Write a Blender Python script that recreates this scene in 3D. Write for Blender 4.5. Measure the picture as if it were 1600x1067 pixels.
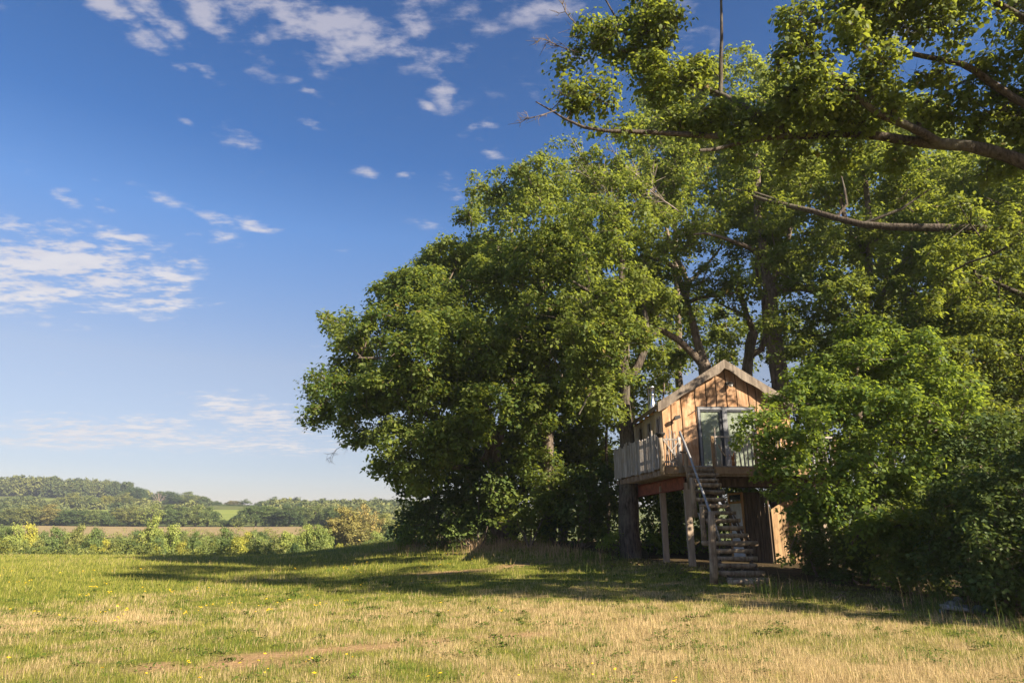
import bpy, math, random
import numpy as np
from mathutils import Vector

SC = bpy.context.scene
COL = SC.collection
for o in list(bpy.data.objects):
    bpy.data.objects.remove(o)

# ------------------------------------------------------------------ camera
F = 1067.0                      # focal length in photo pixels (24 mm on a 36 mm sensor)
TH = math.radians(15.8)         # camera pitched up
EYE = 1.6
cam = bpy.data.cameras.new("camera")
cam.sensor_width = 36.0
cam.lens = 24.0
cam.clip_start = 0.1
cam.clip_end = 20000
cam_o = bpy.data.objects.new("camera", cam)
cam_o.location = (0, 0, EYE)
cam_o.rotation_euler = (math.pi/2 + TH, 0, 0)
COL.objects.link(cam_o)
SC.camera = cam_o

# ------------------------------------------------------------------ sun, sky, exposure
SUN_EL, SUN_AZ = math.radians(30), math.radians(130)     # azimuth clockwise from +Y
sun = bpy.data.lights.new("sun", 'SUN')
sun.energy = 5.0
sun.angle = math.radians(0.5)
sun.color = (1.0, 0.87, 0.68)
sun_o = bpy.data.objects.new("sun", sun)
sun_o.rotation_euler = (math.pi/2 - SUN_EL, 0, math.pi - SUN_AZ)
sun_o.location = (30, -15, 30)
COL.objects.link(sun_o)

world = bpy.data.worlds.new("World")
SC.world = world
world.use_nodes = True
SKY_STRENGTH = 0.066
SC.view_settings.view_transform = 'Standard'
SC.view_settings.look = 'None'
SC.view_settings.gamma = 1.0
SC.view_settings.use_curve_mapping = False
SC.view_settings.exposure = 1.58
SC.cycles.max_bounces = 6
SC.cycles.diffuse_bounces = 4
SC.cycles.glossy_bounces = 2
SC.cycles.transmission_bounces = 4
SC.cycles.transparent_max_bounces = 8
SC.cycles.caustics_reflective = False
SC.cycles.caustics_refractive = False


class NT:
    """small helper around a node tree"""
    def __init__(self, nt):
        self.nt = nt
    def n(self, typ, **kw):
        nd = self.nt.nodes.new(typ)
        for k, v in kw.items():
            setattr(nd, k, v)
        return nd
    def l(self, a, b):
        self.nt.links.new(a, b)
    def m(self, op, a, b=None, c=None, clamp=False):
        nd = self.nt.nodes.new('ShaderNodeMath')
        nd.operation = op
        nd.use_clamp = clamp
        for i, v in enumerate((a, b, c)):
            if v is None:
                continue
            if isinstance(v, (int, float)):
                nd.inputs[i].default_value = v
            else:
                self.nt.links.new(v, nd.inputs[i])
        return nd.outputs[0]
    def mix(self, fac, a, b, blend='MIX'):
        nd = self.nt.nodes.new('ShaderNodeMix')
        nd.data_type = 'RGBA'
        nd.blend_type = blend
        for s, v in ((nd.inputs[0], fac), (nd.inputs[6], a), (nd.inputs[7], b)):
            if isinstance(v, (int, float)):
                s.default_value = v
            elif isinstance(v, tuple):
                s.default_value = (v[0], v[1], v[2], 1)
            else:
                self.nt.links.new(v, s)
        return nd.outputs[2]
    def noise(self, vec, scale, detail=4, rough=0.55, lac=2.0):
        nd = self.nt.nodes.new('ShaderNodeTexNoise')
        nd.inputs['Scale'].default_value = scale
        nd.inputs['Detail'].default_value = detail
        nd.inputs['Roughness'].default_value = rough
        nd.inputs['Lacunarity'].default_value = lac
        if vec is not None:
            self.nt.links.new(vec, nd.inputs['Vector'])
        return nd.outputs['Fac']
    def mapr(self, v, a, b, c=0.0, d=1.0, smooth=False):
        nd = self.nt.nodes.new('ShaderNodeMapRange')
        nd.clamp = True
        if smooth:
            nd.interpolation_type = 'SMOOTHSTEP'
        self.nt.links.new(v, nd.inputs[0])
        for i, x in zip((1, 2, 3, 4), (a, b, c, d)):
            nd.inputs[i].default_value = x
        return nd.outputs[0]


# ---- the sky: physical sky with thin high clouds
t = NT(world.node_tree)
world.node_tree.nodes.clear()
w_out = t.n('ShaderNodeOutputWorld')
w_bg = t.n('ShaderNodeBackground')
w_sky = t.n('ShaderNodeTexSky', sky_type='NISHITA')
w_sky.sun_disc = False
w_sky.sun_elevation = SUN_EL
w_sky.sun_rotation = SUN_AZ
w_sky.altitude = 100
w_sky.air_density = 1.0
w_sky.dust_density = 0.6
w_sky.ozone_density = 2.0
w_hs = t.n('ShaderNodeHueSaturation')
w_hs.inputs['Saturation'].default_value = 1.12
w_hs.inputs['Value'].default_value = 1.0
t.l(w_sky.outputs[0], w_hs.inputs['Color'])
tc = t.n('ShaderNodeTexCoord')
sep = t.n('ShaderNodeSeparateXYZ')
t.l(tc.outputs['Generated'], sep.inputs[0])
sx, sy, sz = sep.outputs
el = t.m('ARCSINE', sz)
az = t.m('ARCTAN2', sx, sy)
zc = t.m('MAXIMUM', sz, 0.03)
comb = t.n('ShaderNodeCombineXYZ')
t.l(t.m('DIVIDE', sx, t.m('ADD', zc, 0.08)), comb.inputs[0])
t.l(t.m('DIVIDE', sy, t.m('ADD', zc, 0.08)), comb.inputs[1])
mp = t.n('ShaderNodeMapping')
mp.inputs['Rotation'].default_value = (0, 0, math.radians(28))
mp.inputs['Scale'].default_value = (1.0, 0.55, 1.0)
t.l(comb.outputs[0], mp.inputs[0])
mp2 = t.n('ShaderNodeMapping')
mp2.inputs['Scale'].default_value = (0.8, 1.25, 1.0)
t.l(comb.outputs[0], mp2.inputs[0])
n_big = t.noise(mp.outputs[0], 1.6, 3, 0.5)
n_mid = t.noise(mp2.outputs[0], 6.0, 6, 0.6)
n_fine = t.noise(mp2.outputs[0], 19.0, 5, 0.58)

def px_dir(px, py):
    """azimuth and elevation of a photo pixel seen from the camera"""
    u, v = (px-800)/F, (533.5-py)/F
    d = Vector((u, math.cos(TH)-v*math.sin(TH), math.sin(TH)+v*math.cos(TH))).normalized()
    return math.atan2(d.x, d.y), math.asin(d.z)

# banks of cloud: photo pixel, half sizes in pixels, tilt in degrees, density
CLOUDS = [(110, 420, 175, 46, 6, 1.05), (255, 455, 52, 44, -20, .95), (40, 440, 110, 48, 10, .95), (150, 385, 120, 22, 6, .8), (290, 405, 45, 20, 8, .8), (205, 375, 60, 16, 4, .7),
          (370, 220, 45, 22, 12, .62), (295, 195, 42, 12, 25, .45), (330, 340, 40, 14, 8, .6),
          (165, 678, 170, 26, -2, .95), (395, 652, 100, 30, 8, .95), (330, 690, 270, 18, 0, .8), (70, 690, 130, 15, 0, .8), (250, 665, 60, 20, 0, .8),
          (170, 12, 120, 26, 18, .85), (250, 45, 80, 14, 22, .7), (320, 15, 110, 32, 26, .85), (455, 22, 105, 40, 34, .9), (520, 70, 50, 14, 40, .6), (560, 15, 70, 40, 45, .75),
          (648, 35, 75, 38, 62, .85), (400, -5, 420, 48, 4, .92), (640, 40, 160, 36, 50, .72), (390, 50, 60, 26, 34, .75), (470, 62, 60, 20, 42, .75), (265, 40, 70, 18, 22, .8), (700, 10, 160, 50, 30, .6), (30, 10, 60, 30, 10, .5), (600, 80, 40, 15, 40, .5), (740, 40, 70, 40, 60, .6), (840, 10, 90, 30, 0, .7), (745, 192, 32, 14, 5, .7), (665, 165, 22, 10, 20, .6), (770, 240, 30, 10, 5, .55), (720, 308, 22, 8, 5, .7), (540, 395, 22, 8, 5, .5), (640, 275, 22, 8, 5, .6), (690, 385, 18, 10, 5, .55), (660, 345, 26, 10, 8, .5),
          (700, 285, 26, 18, 10, .68), (570, 268, 30, 9, 4, .62), (400, 352, 34, 10, 4, .66), (485, 195, 28, 10, 8, .6),
          (480, 140, 38, 11, 12, .58), (320, 112, 42, 14, 15, .6), (275, 102, 30, 9, 12, .58), (1080, 40, 60, 50, 40, .8), (330, 372, 50, 20, 5, .5), (160, 322, 26, 9, 10, .64),
          (105, 310, 30, 12, 10, .58), (240, 305, 44, 14, 14, .5), (1450, 10, 110, 60, 0, .6), (760, 140, 40, 14, 10, .4)]
dens = None
for (cx, cy, rx, ry, tilt, k) in CLOUDS:
    a0, e0 = px_dir(cx, cy)
    a1, _ = px_dir(cx+rx, cy)
    _, e1 = px_dir(cx, cy-ry)
    wa, we = abs(a1-a0), abs(e1-e0)
    q = math.radians(tilt)
    # downward-right tilt in the picture is a falling elevation with azimuth
    da = t.m('SUBTRACT', az, a0)
    de = t.m('SUBTRACT', el, e0)
    u_ = t.m('SUBTRACT', t.m('MULTIPLY', da, math.cos(q)), t.m('MULTIPLY', de, math.sin(q)))
    v_ = t.m('ADD', t.m('MULTIPLY', da, math.sin(q)), t.m('MULTIPLY', de, math.cos(q)))
    r2 = t.m('ADD', t.m('POWER', t.m('ABSOLUTE', t.m('DIVIDE', u_, wa)), 2.0), t.m('POWER', t.m('ABSOLUTE', t.m('DIVIDE', v_, we)), 2.0))
    g = t.m('MULTIPLY', t.m('POWER', 2.718, t.m('MULTIPLY', r2, -0.8)), k)
    dens = g if dens is None else t.m('MAXIMUM', dens, g)
# scattered cloud over the rest of the dome
rest = t.m('MULTIPLY', t.mapr(n_big, 0.56, 0.74), 0.35)
dens = t.m('MAXIMUM', dens, rest)
brk = t.m('ADD', t.m('MULTIPLY', t.m('SUBTRACT', n_mid, 0.5), 2.5), t.m('MULTIPLY', t.m('SUBTRACT', n_fine, 0.5), 2.1))
cov = t.m('ADD', t.m('MULTIPLY', dens, 1.2), t.m('MULTIPLY', t.m('SUBTRACT', brk, 0.24), t.m('ADD', t.m('MULTIPLY', dens, 1.0), 0.42)))
cov = t.mapr(cov, 0.20, 1.05, 0, 1, True)
cov = t.m('MULTIPLY', cov, 0.82)
white = t.mix(t.mapr(n_mid, 0.35, 0.65), (3.6, 3.5, 3.75), (4.4, 4.2, 4.15))
# clouds dim towards the top of the sky, where they are thin
white = t.mix(t.mapr(el, 0.30, 0.80), white, (2.3, 2.3, 2.95))
# the air of the day: colour of the clear sky by height above the horizon
rampn = t.n('ShaderNodeValToRGB')
cr_ = rampn.color_ramp
for i_, (e_, c_) in enumerate(((0, (.60, .47, .47)), (5, (.62, .51, .53)), (13, (.95, .69, .62)), (24, (.70, .77, .90)), (30, (.43, .61, .82)), (45, (.34, .52, .72)))):
    st_ = cr_.elements[i_] if i_ < 2 else cr_.elements.new(e_/90)
    st_.position = e_/90; st_.color = (*c_, 1)
t.l(t.m('DIVIDE', el, math.pi/2), rampn.inputs[0])
clear = t.mix(1.0, w_hs.outputs[0], rampn.outputs[0], 'MULTIPLY')
skyc = t.mix(cov, clear, white)
t.l(skyc, w_bg.inputs['Color'])
w_bg.inputs['Strength'].default_value = SKY_STRENGTH
t.l(w_bg.outputs[0], w_out.inputs['Surface'])

# ------------------------------------------------------------------ helpers
rng = np.random.default_rng(7)

def tanel(py):
    return math.tan(TH - math.atan((py-533.5)/F))

def P(px, py, Y):
    """the point at forward distance Y seen at photo pixel (px, py)"""
    u, v = (px-800)/F, (533.5-py)/F
    dy = math.cos(TH)-v*math.sin(TH)
    dz = math.sin(TH)+v*math.cos(TH)
    return np.array((u/dy*Y, Y, EYE+dz/dy*Y))

def zat(py, Y):
    return P(800, py, Y)[2]

def Xat(px, Y, py=820):
    return P(px, py, Y)[0]

def fhash(ix, iy, seed):
    h = (ix.astype(np.int64)*374761393 + iy.astype(np.int64)*668265263 + seed*974711) & 0x7fffffff
    h = ((h ^ (h >> 13))*1274126177) & 0x7fffffff
    return ((h ^ (h >> 16)) & 0xffff)/65535.0

def vnoise(x, y, seed=0):
    x = np.asarray(x, float); y = np.asarray(y, float)
    ix, iy = np.floor(x), np.floor(y)
    fx, fy = x-ix, y-iy
    fx = fx*fx*(3-2*fx); fy = fy*fy*(3-2*fy)
    a = fhash(ix, iy, seed); b = fhash(ix+1, iy, seed)
    c = fhash(ix, iy+1, seed); d = fhash(ix+1, iy+1, seed)
    return a*(1-fx)*(1-fy)+b*fx*(1-fy)+c*(1-fx)*fy+d*fx*fy

def fbm(x, y, seed=0, oct=4):
    s, a, tot = 0.0, 1.0, 0.0
    for i in range(oct):
        s = s+a*vnoise(np.asarray(x)*2**i+13*i, np.asarray(y)*2**i-7*i, seed+i)
        tot += a; a *= 0.55
    return s/tot

def sstep(a, b, x):
    q = np.clip((np.asarray(x, float)-a)/(b-a), 0, 1)
    return q*q*(3-2*q)

# ---- the lie of the land
def wood_d(x, y):
    """metres into the wood (positive) from its edge"""
    x = np.asarray(x, float); y = np.asarray(y, float)
    d1 = (x-10)*0.916+(y-12)*0.401
    d2 = (x+0.5)*0.93+(y-36)*0.37
    return np.minimum(d1, d2)

PY = [-60, 40, 60, 74, 100, 140, 190, 300, 330, 380, 450, 520, 620, 800, 1200, 4000]
PZ = [0, 0, -0.05, -0.8, -4.6, -4.4] + [zat(p, y) for p, y in ((843, 190), (822.5, 300), (820, 330), (812, 380), (798, 450), (792, 520), (792, 620))] + [22, 12, -20]

def height(x, y):
    x = np.asarray(x, float); y = np.asarray(y, float)
    z = np.interp(y, PY, PZ)
    S = sstep(-11, 2.5, wood_d(x, y))
    z = z + S*np.clip(y-12, 0, 24)*0.05*(1-sstep(60, 120, y))
    z = z + 10*np.exp(-((x+440)/150)**2-((y-640)/140)**2)
    z = z + sstep(150, 320, y)*(fbm(x/120, y/120, 5, 2)-0.5)*2.0
    z = z + (1-sstep(60, 90, y))*((fbm(x/6, y/6, 9, 3)-0.5)*0.16)
    return z

def H(x, y):
    return float(height(np.array([x]), np.array([y]))[0])

def ground_at(px, py):
    """where the ray of a photo pixel meets the ground"""
    for Y in np.arange(6, 90, 0.1):
        p = P(px, py, Y)
        if p[2] <= H(p[0], p[1]):
            return np.array((p[0], p[1], H(p[0], p[1])))
    return P(px, py, 60)

def tag(o, label=None, cat=None, group=None, kind=None):
    if label: o['label'] = label
    if cat: o['category'] = cat
    if group: o['group'] = group
    if kind: o['kind'] = kind
    return o

def empty(name, loc, label=None, cat=None, group=None):
    o = bpy.data.objects.new(name, None)
    o.empty_display_size = 0.3
    o.location = tuple(float(c) for c in loc)
    COL.objects.link(o)
    return tag(o, label, cat, group)

def mesh_np(name, co, faces_n, idx, mat=None, parent=None, origin=(0, 0, 0), attrs=None, smooth=False):
    """object from numpy arrays: co (n,3), faces all with faces_n corners, idx flat corner indices"""
    me = bpy.data.meshes.new(name)
    co = np.ascontiguousarray(np.asarray(co, np.float32)-np.asarray(origin, np.float32))
    idx = np.ascontiguousarray(idx, dtype=np.int32).ravel()
    nf = len(idx)//faces_n
    me.vertices.add(len(co))
    me.vertices.foreach_set('co', co.ravel())
    me.loops.add(len(idx))
    me.loops.foreach_set('vertex_index', idx)
    me.polygons.add(nf)
    me.polygons.foreach_set('loop_start', np.arange(nf, dtype=np.int32)*faces_n)
    if smooth:
        me.polygons.foreach_set('use_smooth', np.ones(nf, dtype=bool))
    for k, v in (attrs or {}).items():
        v = np.asarray(v, np.float32)
        if v.ndim == 1:
            a = me.attributes.new(k, 'FLOAT', 'POINT')
            a.data.foreach_set('value', v)
        else:
            a = me.attributes.new(k, 'FLOAT_COLOR', 'POINT')
            a.data.foreach_set('color', np.ascontiguousarray(np.c_[v, np.ones(len(v))], dtype=np.float32).ravel())
    me.update(calc_edges=True)
    if mat: me.materials.append(mat)
    o = bpy.data.objects.new(name, me)
    COL.objects.link(o)
    if parent is not None: o.parent = parent
    return o

class MB:
    """collects simple solids and links them as ONE mesh object"""
    def __init__(self):
        self.v, self.f = [], []
    def add(self, vs, fs):
        b = len(self.v)
        self.v.extend([tuple(float(c) for c in p) for p in vs])
        self.f.extend([tuple(i+b for i in q) for q in fs])
        return self
    def box(self, c, ax, half):
        c = np.asarray(c, float)
        A = [np.asarray(a, float)/np.linalg.norm(a)*h for a, h in zip(ax, half)]
        vs = [c+sx*A[0]+sy*A[1]+sz*A[2] for sz in (-1, 1) for sy in (-1, 1) for sx in (-1, 1)]
        return self.add(vs, [(0, 2, 3, 1), (4, 5, 7, 6), (0, 1, 5, 4), (2, 6, 7, 3), (0, 4, 6, 2), (1, 3, 7, 5)])
    def prism(self, poly, d):
        """extrude a polygon by the vector d"""
        n = len(poly)
        a = [np.asarray(p, float) for p in poly]
        b = [p+np.asarray(d, float) for p in a]
        fs = [tuple(range(n-1, -1, -1)), tuple(range(n, 2*n))]
        fs += [(i, (i+1) % n, n+(i+1) % n, n+i) for i in range(n)]
        return self.add(a+b, fs)
    def tube(self, pts, rad, sides=8, jit=0.0, seed=0):
        v, f = tube_np(pts, rad, sides, jit, seed)
        b = len(self.v)
        self.v.extend(map(tuple, v.tolist()))
        self.f.extend([tuple(i+b for i in q) for q in f.tolist()])
        n = len(pts)
        self.f.append(tuple(b+i for i in range(sides-1, -1, -1)))
        self.f.append(tuple(b+(n-1)*sides+i for i in range(sides)))
        return self
    def beam(self, a, b, w, h, up=(0, 0, 1)):
        a, b = np.asarray(a, float), np.asarray(b, float)
        d = b-a; L = np.linalg.norm(d); d = d/L
        s = np.cross(d, up); s = s/np.linalg.norm(s)
        u = np.cross(s, d)
        return self.box((a+b)/2, (d, s, u), (L/2, w/2, h/2))
    def build(self, name, mat, parent=None, origin=(0, 0, 0), smooth=False):
        me = bpy.data.meshes.new(name)
        oo = np.asarray(origin, float)
        me.from_pydata([tuple(np.asarray(p)-oo) for p in self.v], [], self.f)
        if smooth:
            for p in me.polygons: p.use_smooth = True
        me.update()
        me.materials.append(mat)
        o = bpy.data.objects.new(name, me)
        COL.objects.link(o)
        if parent is not None: o.parent = parent
        return o

def tube_np(pts, rad, sides, jit=0.0, seed=0):
    pts = np.asarray(pts, float); n = len(pts)
    rad = np.broadcast_to(np.asarray(rad, float), (n,))
    T = np.gradient(pts, axis=0)
    T /= np.linalg.norm(T, axis=1)[:, None]+1e-9
    up = np.array((0, 0, 1.0)) if abs(T[:, 2]).mean() < 0.8 else np.array((1.0, 0, 0))
    A = np.cross(T, up); A /= np.linalg.norm(A, axis=1)[:, None]+1e-9
    B = np.cross(T, A)
    ang = np.arange(sides)/sides*2*np.pi
    R = rad[:, None]*np.ones(sides)
    if jit:
        r_ = np.random.default_rng(seed)
        lobes = 1+jit*np.sin(ang*3+r_.uniform(0, 6))[None, :]*0.8
        R = R*lobes*(1+jit*r_.normal(0, 0.5, (n, sides)))
    V = pts[:, None, :]+R[:, :, None]*(np.cos(ang)[None, :, None]*A[:, None, :]+np.sin(ang)[None, :, None]*B[:, None, :])
    i = np.arange(n-1)[:, None]*sides; j = np.arange(sides)[None, :]
    k = (j+1) % sides
    Fq = np.stack([i+j, i+k, i+sides+k, i+sides+j], axis=-1).reshape(-1, 4)
    return V.reshape(-1, 3), Fq

def copy_tree(o, parent=None):
    c = o.copy(); COL.objects.link(c)
    if parent is not None: c.parent = parent
    for ch in o.children:
        copy_tree(ch, c)
    return c

# ------------------------------------------------------------------ materials
def new_mat(name):
    m = bpy.data.materials.new(name)
    m.use_nodes = True
    m.node_tree.nodes.clear()
    q = NT(m.node_tree)
    out = q.n('ShaderNodeOutputMaterial')
    return m, q, out

def principled(q, out, col, rough=0.8, bump=None, bstr=0.3, bdist=0.02, metal=0.0, spec=0.3):
    b = q.n('ShaderNodeBsdfPrincipled')
    if isinstance(col, tuple): b.inputs['Base Color'].default_value = (*col, 1)
    else: q.l(col, b.inputs['Base Color'])
    if isinstance(rough, float): b.inputs['Roughness'].default_value = rough
    else: q.l(rough, b.inputs['Roughness'])
    b.inputs['Metallic'].default_value = metal
    b.inputs['Specular IOR Level'].default_value = spec
    if bump is not None:
        bn = q.n('ShaderNodeBump')
        bn.inputs['Strength'].default_value = bstr
        bn.inputs['Distance'].default_value = bdist
        q.l(bump, bn.inputs['Height'])
        q.l(bn.outputs[0], b.inputs['Normal'])
    q.l(b.outputs[0], out.inputs['Surface'])
    return b

def leaf_mat(name, dark, light, dry=None, trans=0.35, tcol=(0.30, 0.36, 0.03), objcol=False):
    """leaves: colour varies leaf by leaf and spray by spray (attribute tint)"""
    m, q, out = new_mat(name)
    at = q.n('ShaderNodeAttribute'); at.attribute_name = 'tint'
    col = q.mix(at.outputs['Fac'], dark, light)
    if dry:
        col = q.mix(q.mapr(at.outputs['Fac'], 0.93, 1.0), col, dry)
    tc_ = tcol
    if objcol:
        oi = q.n('ShaderNodeObjectInfo')
        col = q.mix(1.0, col, oi.outputs['Color'], 'MULTIPLY')
        tc_ = q.mix(1.0, tcol, oi.outputs['Color'], 'MULTIPLY')
    b = q.n('ShaderNodeBsdfPrincipled')
    q.l(col, b.inputs['Base Color'])
    b.inputs['Roughness'].default_value = 0.58
    b.inputs['Specular IOR Level'].default_value = 0.22
    tr = q.n('ShaderNodeBsdfTranslucent')
    if isinstance(tc_, tuple): tr.inputs['Color'].default_value = (*tc_, 1)
    else: q.l(tc_, tr.inputs['Color'])
    mx = q.n('ShaderNodeMixShader'); mx.inputs[0].default_value = trans
    q.l(b.outputs[0], mx.inputs[1]); q.l(tr.outputs[0], mx.inputs[2])
    q.l(mx.outputs[0], out.inputs['Surface'])
    return m

def bark_mat(name, a, b_, moss=(0.06, 0.07, 0.025), mossk=0.35, scale=9):
    m, q, out = new_mat(name)
    tcn = q.n('ShaderNodeTexCoord')
    mp_ = q.n('ShaderNodeMapping'); mp_.inputs['Scale'].default_value = (1, 1, 0.22)
    q.l(tcn.outputs['Object'], mp_.inputs[0])
    n1 = q.noise(mp_.outputs[0], scale, 6, 0.65)
    n2 = q.noise(tcn.outputs['Object'], 1.3, 4, 0.6)
    col = q.mix(q.mapr(n1, 0.35, 0.65), a, b_)
    col = q.mix(q.m('MULTIPLY', q.mapr(n2, 0.48, 0.66), mossk), col, moss)
    principled(q, out, col, 0.9, n1, 0.9, 0.05, spec=0.15)
    return m

def wood_mat(name, a, b_, grain=16, knots=None, bstr=0.35, rand=0.25, rough=0.8, spec=0.2):
    """boards: long grain along local Z, each board its own tone"""
    m, q, out = new_mat(name)
    tcn = q.n('ShaderNodeTexCoord'); oi = q.n('ShaderNodeObjectInfo')
    off = q.n('ShaderNodeVectorMath'); off.operation = 'ADD'
    cb = q.n('ShaderNodeCombineXYZ')
    q.l(q.m('MULTIPLY', oi.outputs['Random'], 37.0), cb.inputs[0])
    q.l(q.m('MULTIPLY', oi.outputs['Random'], 91.0), cb.inputs[2])
    q.l(tcn.outputs['Object'], off.inputs[0]); q.l(cb.outputs[0], off.inputs[1])
    mp_ = q.n('ShaderNodeMapping'); mp_.inputs['Scale'].default_value = (1, 1, 0.12)
    q.l(off.outputs[0], mp_.inputs[0])
    n1 = q.noise(mp_.outputs[0], grain, 5, 0.6)
    n2 = q.noise(off.outputs[0], 2.2, 4, 0.6)
    col = q.mix(q.mapr(n1, 0.36, 0.64), a, b_)
    if knots:
        col = q.mix(q.mapr(n2, 0.5, 0.72), col, knots)
    val = q.m('ADD', 1.0-rand/2, q.m('MULTIPLY', oi.outputs['Random'], rand))
    hv = q.n('ShaderNodeHueSaturation'); q.l(col, hv.inputs['Color']); q.l(val, hv.inputs['Value'])
    principled(q, out, hv.outputs[0], rough, n1, bstr, 0.01, spec=spec)
    return m

def plain_mat(name, col, rough=0.5, metal=0.0, var=0.0, scale=20):
    m, q, out = new_mat(name)
    if var:
        tcn = q.n('ShaderNodeTexCoord')
        n1 = q.noise(tcn.outputs['Object'], scale, 4, 0.6)
        c = q.mix(q.mapr(n1, 0.35, 0.65), tuple(x*(1-var) for x in col), tuple(min(1, x*(1+var)) for x in col))
        principled(q, out, c, rough, n1, 0.2, 0.01, metal)
    else:
        principled(q, out, col, rough, metal=metal)
    return m

M = {}
M['oak_leaf'] = leaf_mat('oak_leaf', (0.038, 0.072, 0.014), (0.162, 0.192, 0.034), (0.22, 0.15, 0.04), 0.42, (0.36, 0.41, 0.045))
M['wood_leaf'] = leaf_mat('wood_leaf', (0.042, 0.080, 0.016), (0.180, 0.210, 0.045), (0.22, 0.16, 0.05), 0.42, (0.38, 0.44, 0.055))
M['maple_leaf'] = leaf_mat('maple_leaf', (0.044, 0.088, 0.017), (0.155, 0.205, 0.038), None, 0.43, (0.34, 0.43, 0.045))
M['hedge_leaf'] = leaf_mat('hedge_leaf', (0.036, 0.070, 0.018), (0.125, 0.160, 0.034), (0.16, 0.12, 0.05), 0.25, (0.18, 0.24, 0.03))
M['far_leaf'] = leaf_mat('far_leaf', (0.050, 0.075, 0.026), (0.175, 0.190, 0.058), None, 0.15, (0.26, 0.29, 0.06), True)
M['bark'] = bark_mat('bark', (0.075, 0.058, 0.045), (0.24, 0.19, 0.15))
M['oak_bark'] = bark_mat('oak_bark', (0.026, 0.021, 0.017), (0.125, 0.10, 0.08), (0.14, 0.135, 0.10), 0.55, 15)
M['twig'] = plain_mat('twig', (0.16, 0.125, 0.10), 0.9, var=0.4, scale=3)
M['dead_twig'] = plain_mat('dead_twig', (0.34, 0.28, 0.24), 0.9, var=0.3, scale=3)
# ------------------------------------------------------------------ the ground
def meadow_mix(x, y):
    """share of green, and share of bare soil, in the sward at a place"""
    x = np.asarray(x, float); y = np.asarray(y, float)
    n1 = fbm(x*0.22, y*0.14, 21, 4)
    n2 = fbm(x*1.1, y*0.8, 33, 3)
    n3 = fbm(x*3.6, y*2.6, 47, 2)
    g = 0.27+1.5*(n1-0.42)+1.25*(n2-0.5)+1.25*(n3-0.5)
    g += 0.62*sstep(10.5, 24, y-0.30*x-0.0*y) - 0.16*sstep(1, 7, x)*(1-sstep(12, 17, y))
    g += 0.22*sstep(-3, -12, x-0.15*y)
    # lusher strip under the hedge, drier bank below the wood
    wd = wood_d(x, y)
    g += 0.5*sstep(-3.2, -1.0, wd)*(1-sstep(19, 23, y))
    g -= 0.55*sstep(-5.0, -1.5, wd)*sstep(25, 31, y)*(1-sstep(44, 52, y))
    # worn track along the field and a few bare scrapes
    yt = 12.2+0.42*x+0.9*np.sin(x*0.35)
    track = np.exp(-((y-yt)/0.35)**2)*sstep(-7, -4, x)*(1-sstep(0.5, 3, x))
    yt2 = 9.9+0.16*x
    track2 = np.exp(-((y-yt2)/0.28)**2)*sstep(-6.5, -5, x)*(1-sstep(-3.5, -2, x))
    worn = 1.3*np.exp(-((x-6.3)/1.5)**2-((y-19.5)/0.8)**2)+0.8*np.exp(-((x-4.6)/1.6)**2-((y-17.8)/0.7)**2)
    yb = 27+0.05*x
    track3 = np.exp(-((y-yb)/1.1)**2)*sstep(-7, -2, x)*(1-sstep(3, 6, x))*0.8
    soil = np.clip((track+track2+track3+worn)*1.2, 0, 1)*sstep(0.36, 0.58, fbm(x*0.9, y*0.9, 55, 3))
    return np.clip(g, 0, 1), np.clip(soil, 0, 1)

STRAW = np.array((0.43, 0.315, 0.145)); STRAW2 = np.array((0.60, 0.47, 0.26))
GREEN = np.array((0.175, 0.205, 0.030)); GREEN2 = np.array((0.40, 0.365, 0.080))
DKGREEN = np.array((0.060, 0.105, 0.016))
SOIL = np.array((0.40, 0.26, 0.135))

m, q, out = new_mat('meadow_ground')
at = q.n('ShaderNodeAttribute'); at.attribute_name = 'sward'
tcn = q.n('ShaderNodeTexCoord')
n1 = q.noise(tcn.outputs['Object'], 14, 6, 0.7)
n2 = q.noise(tcn.outputs['Object'], 2.2, 4, 0.6)
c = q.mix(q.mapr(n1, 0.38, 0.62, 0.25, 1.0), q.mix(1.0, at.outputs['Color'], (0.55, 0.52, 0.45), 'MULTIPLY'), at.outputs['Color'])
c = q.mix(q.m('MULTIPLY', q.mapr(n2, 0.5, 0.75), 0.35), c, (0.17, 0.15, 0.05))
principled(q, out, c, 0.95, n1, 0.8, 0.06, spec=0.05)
M['meadow'] = m

m, q, out = new_mat('hill_ground')
tcn = q.n('ShaderNodeTexCoord')
n1 = q.noise(tcn.outputs['Object'], 0.06, 5, 0.6)
n2 = q.noise(tcn.outputs['Object'], 0.7, 4, 0.6)
c = q.mix(q.mapr(n1, 0.35, 0.65), (0.060, 0.080, 0.022), (0.14, 0.15, 0.04))
c = q.mix(q.mapr(n2, 0.5, 0.7, 0, 0.5), c, (0.05, 0.06, 0.02))
principled(q, out, c, 0.95, n2, 0.5, 0.5, spec=0.05)
M['hill'] = m

def crop_mat(name, a, b, scale=0.5):
    m, q, out = new_mat(name)
    tcn = q.n('ShaderNodeTexCoord')
    mp_ = q.n('ShaderNodeMapping'); mp_.inputs['Scale'].default_value = (0.15, 1, 1); mp_.inputs['Rotation'].default_value = (0, 0, 0.15)
    q.l(tcn.outputs['Object'], mp_.inputs[0])
    n1 = q.noise(mp_.outputs[0], scale, 5, 0.6)
    principled(q, out, q.mix(q.mapr(n1, 0.35, 0.65), a, b), 0.95, spec=0.05)
    return m
M['stubble'] = crop_mat('stubble', (0.22, 0.165, 0.080), (0.31, 0.235, 0.115), 0.35)
M['pasture'] = crop_mat('pasture', (0.15, 0.185, 0.040), (0.215, 0.24, 0.055), 0.2)
M['ripe'] = crop_mat('ripe_crop', (0.40, 0.33, 0.15), (0.50, 0.40, 0.20), 0.2)

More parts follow.
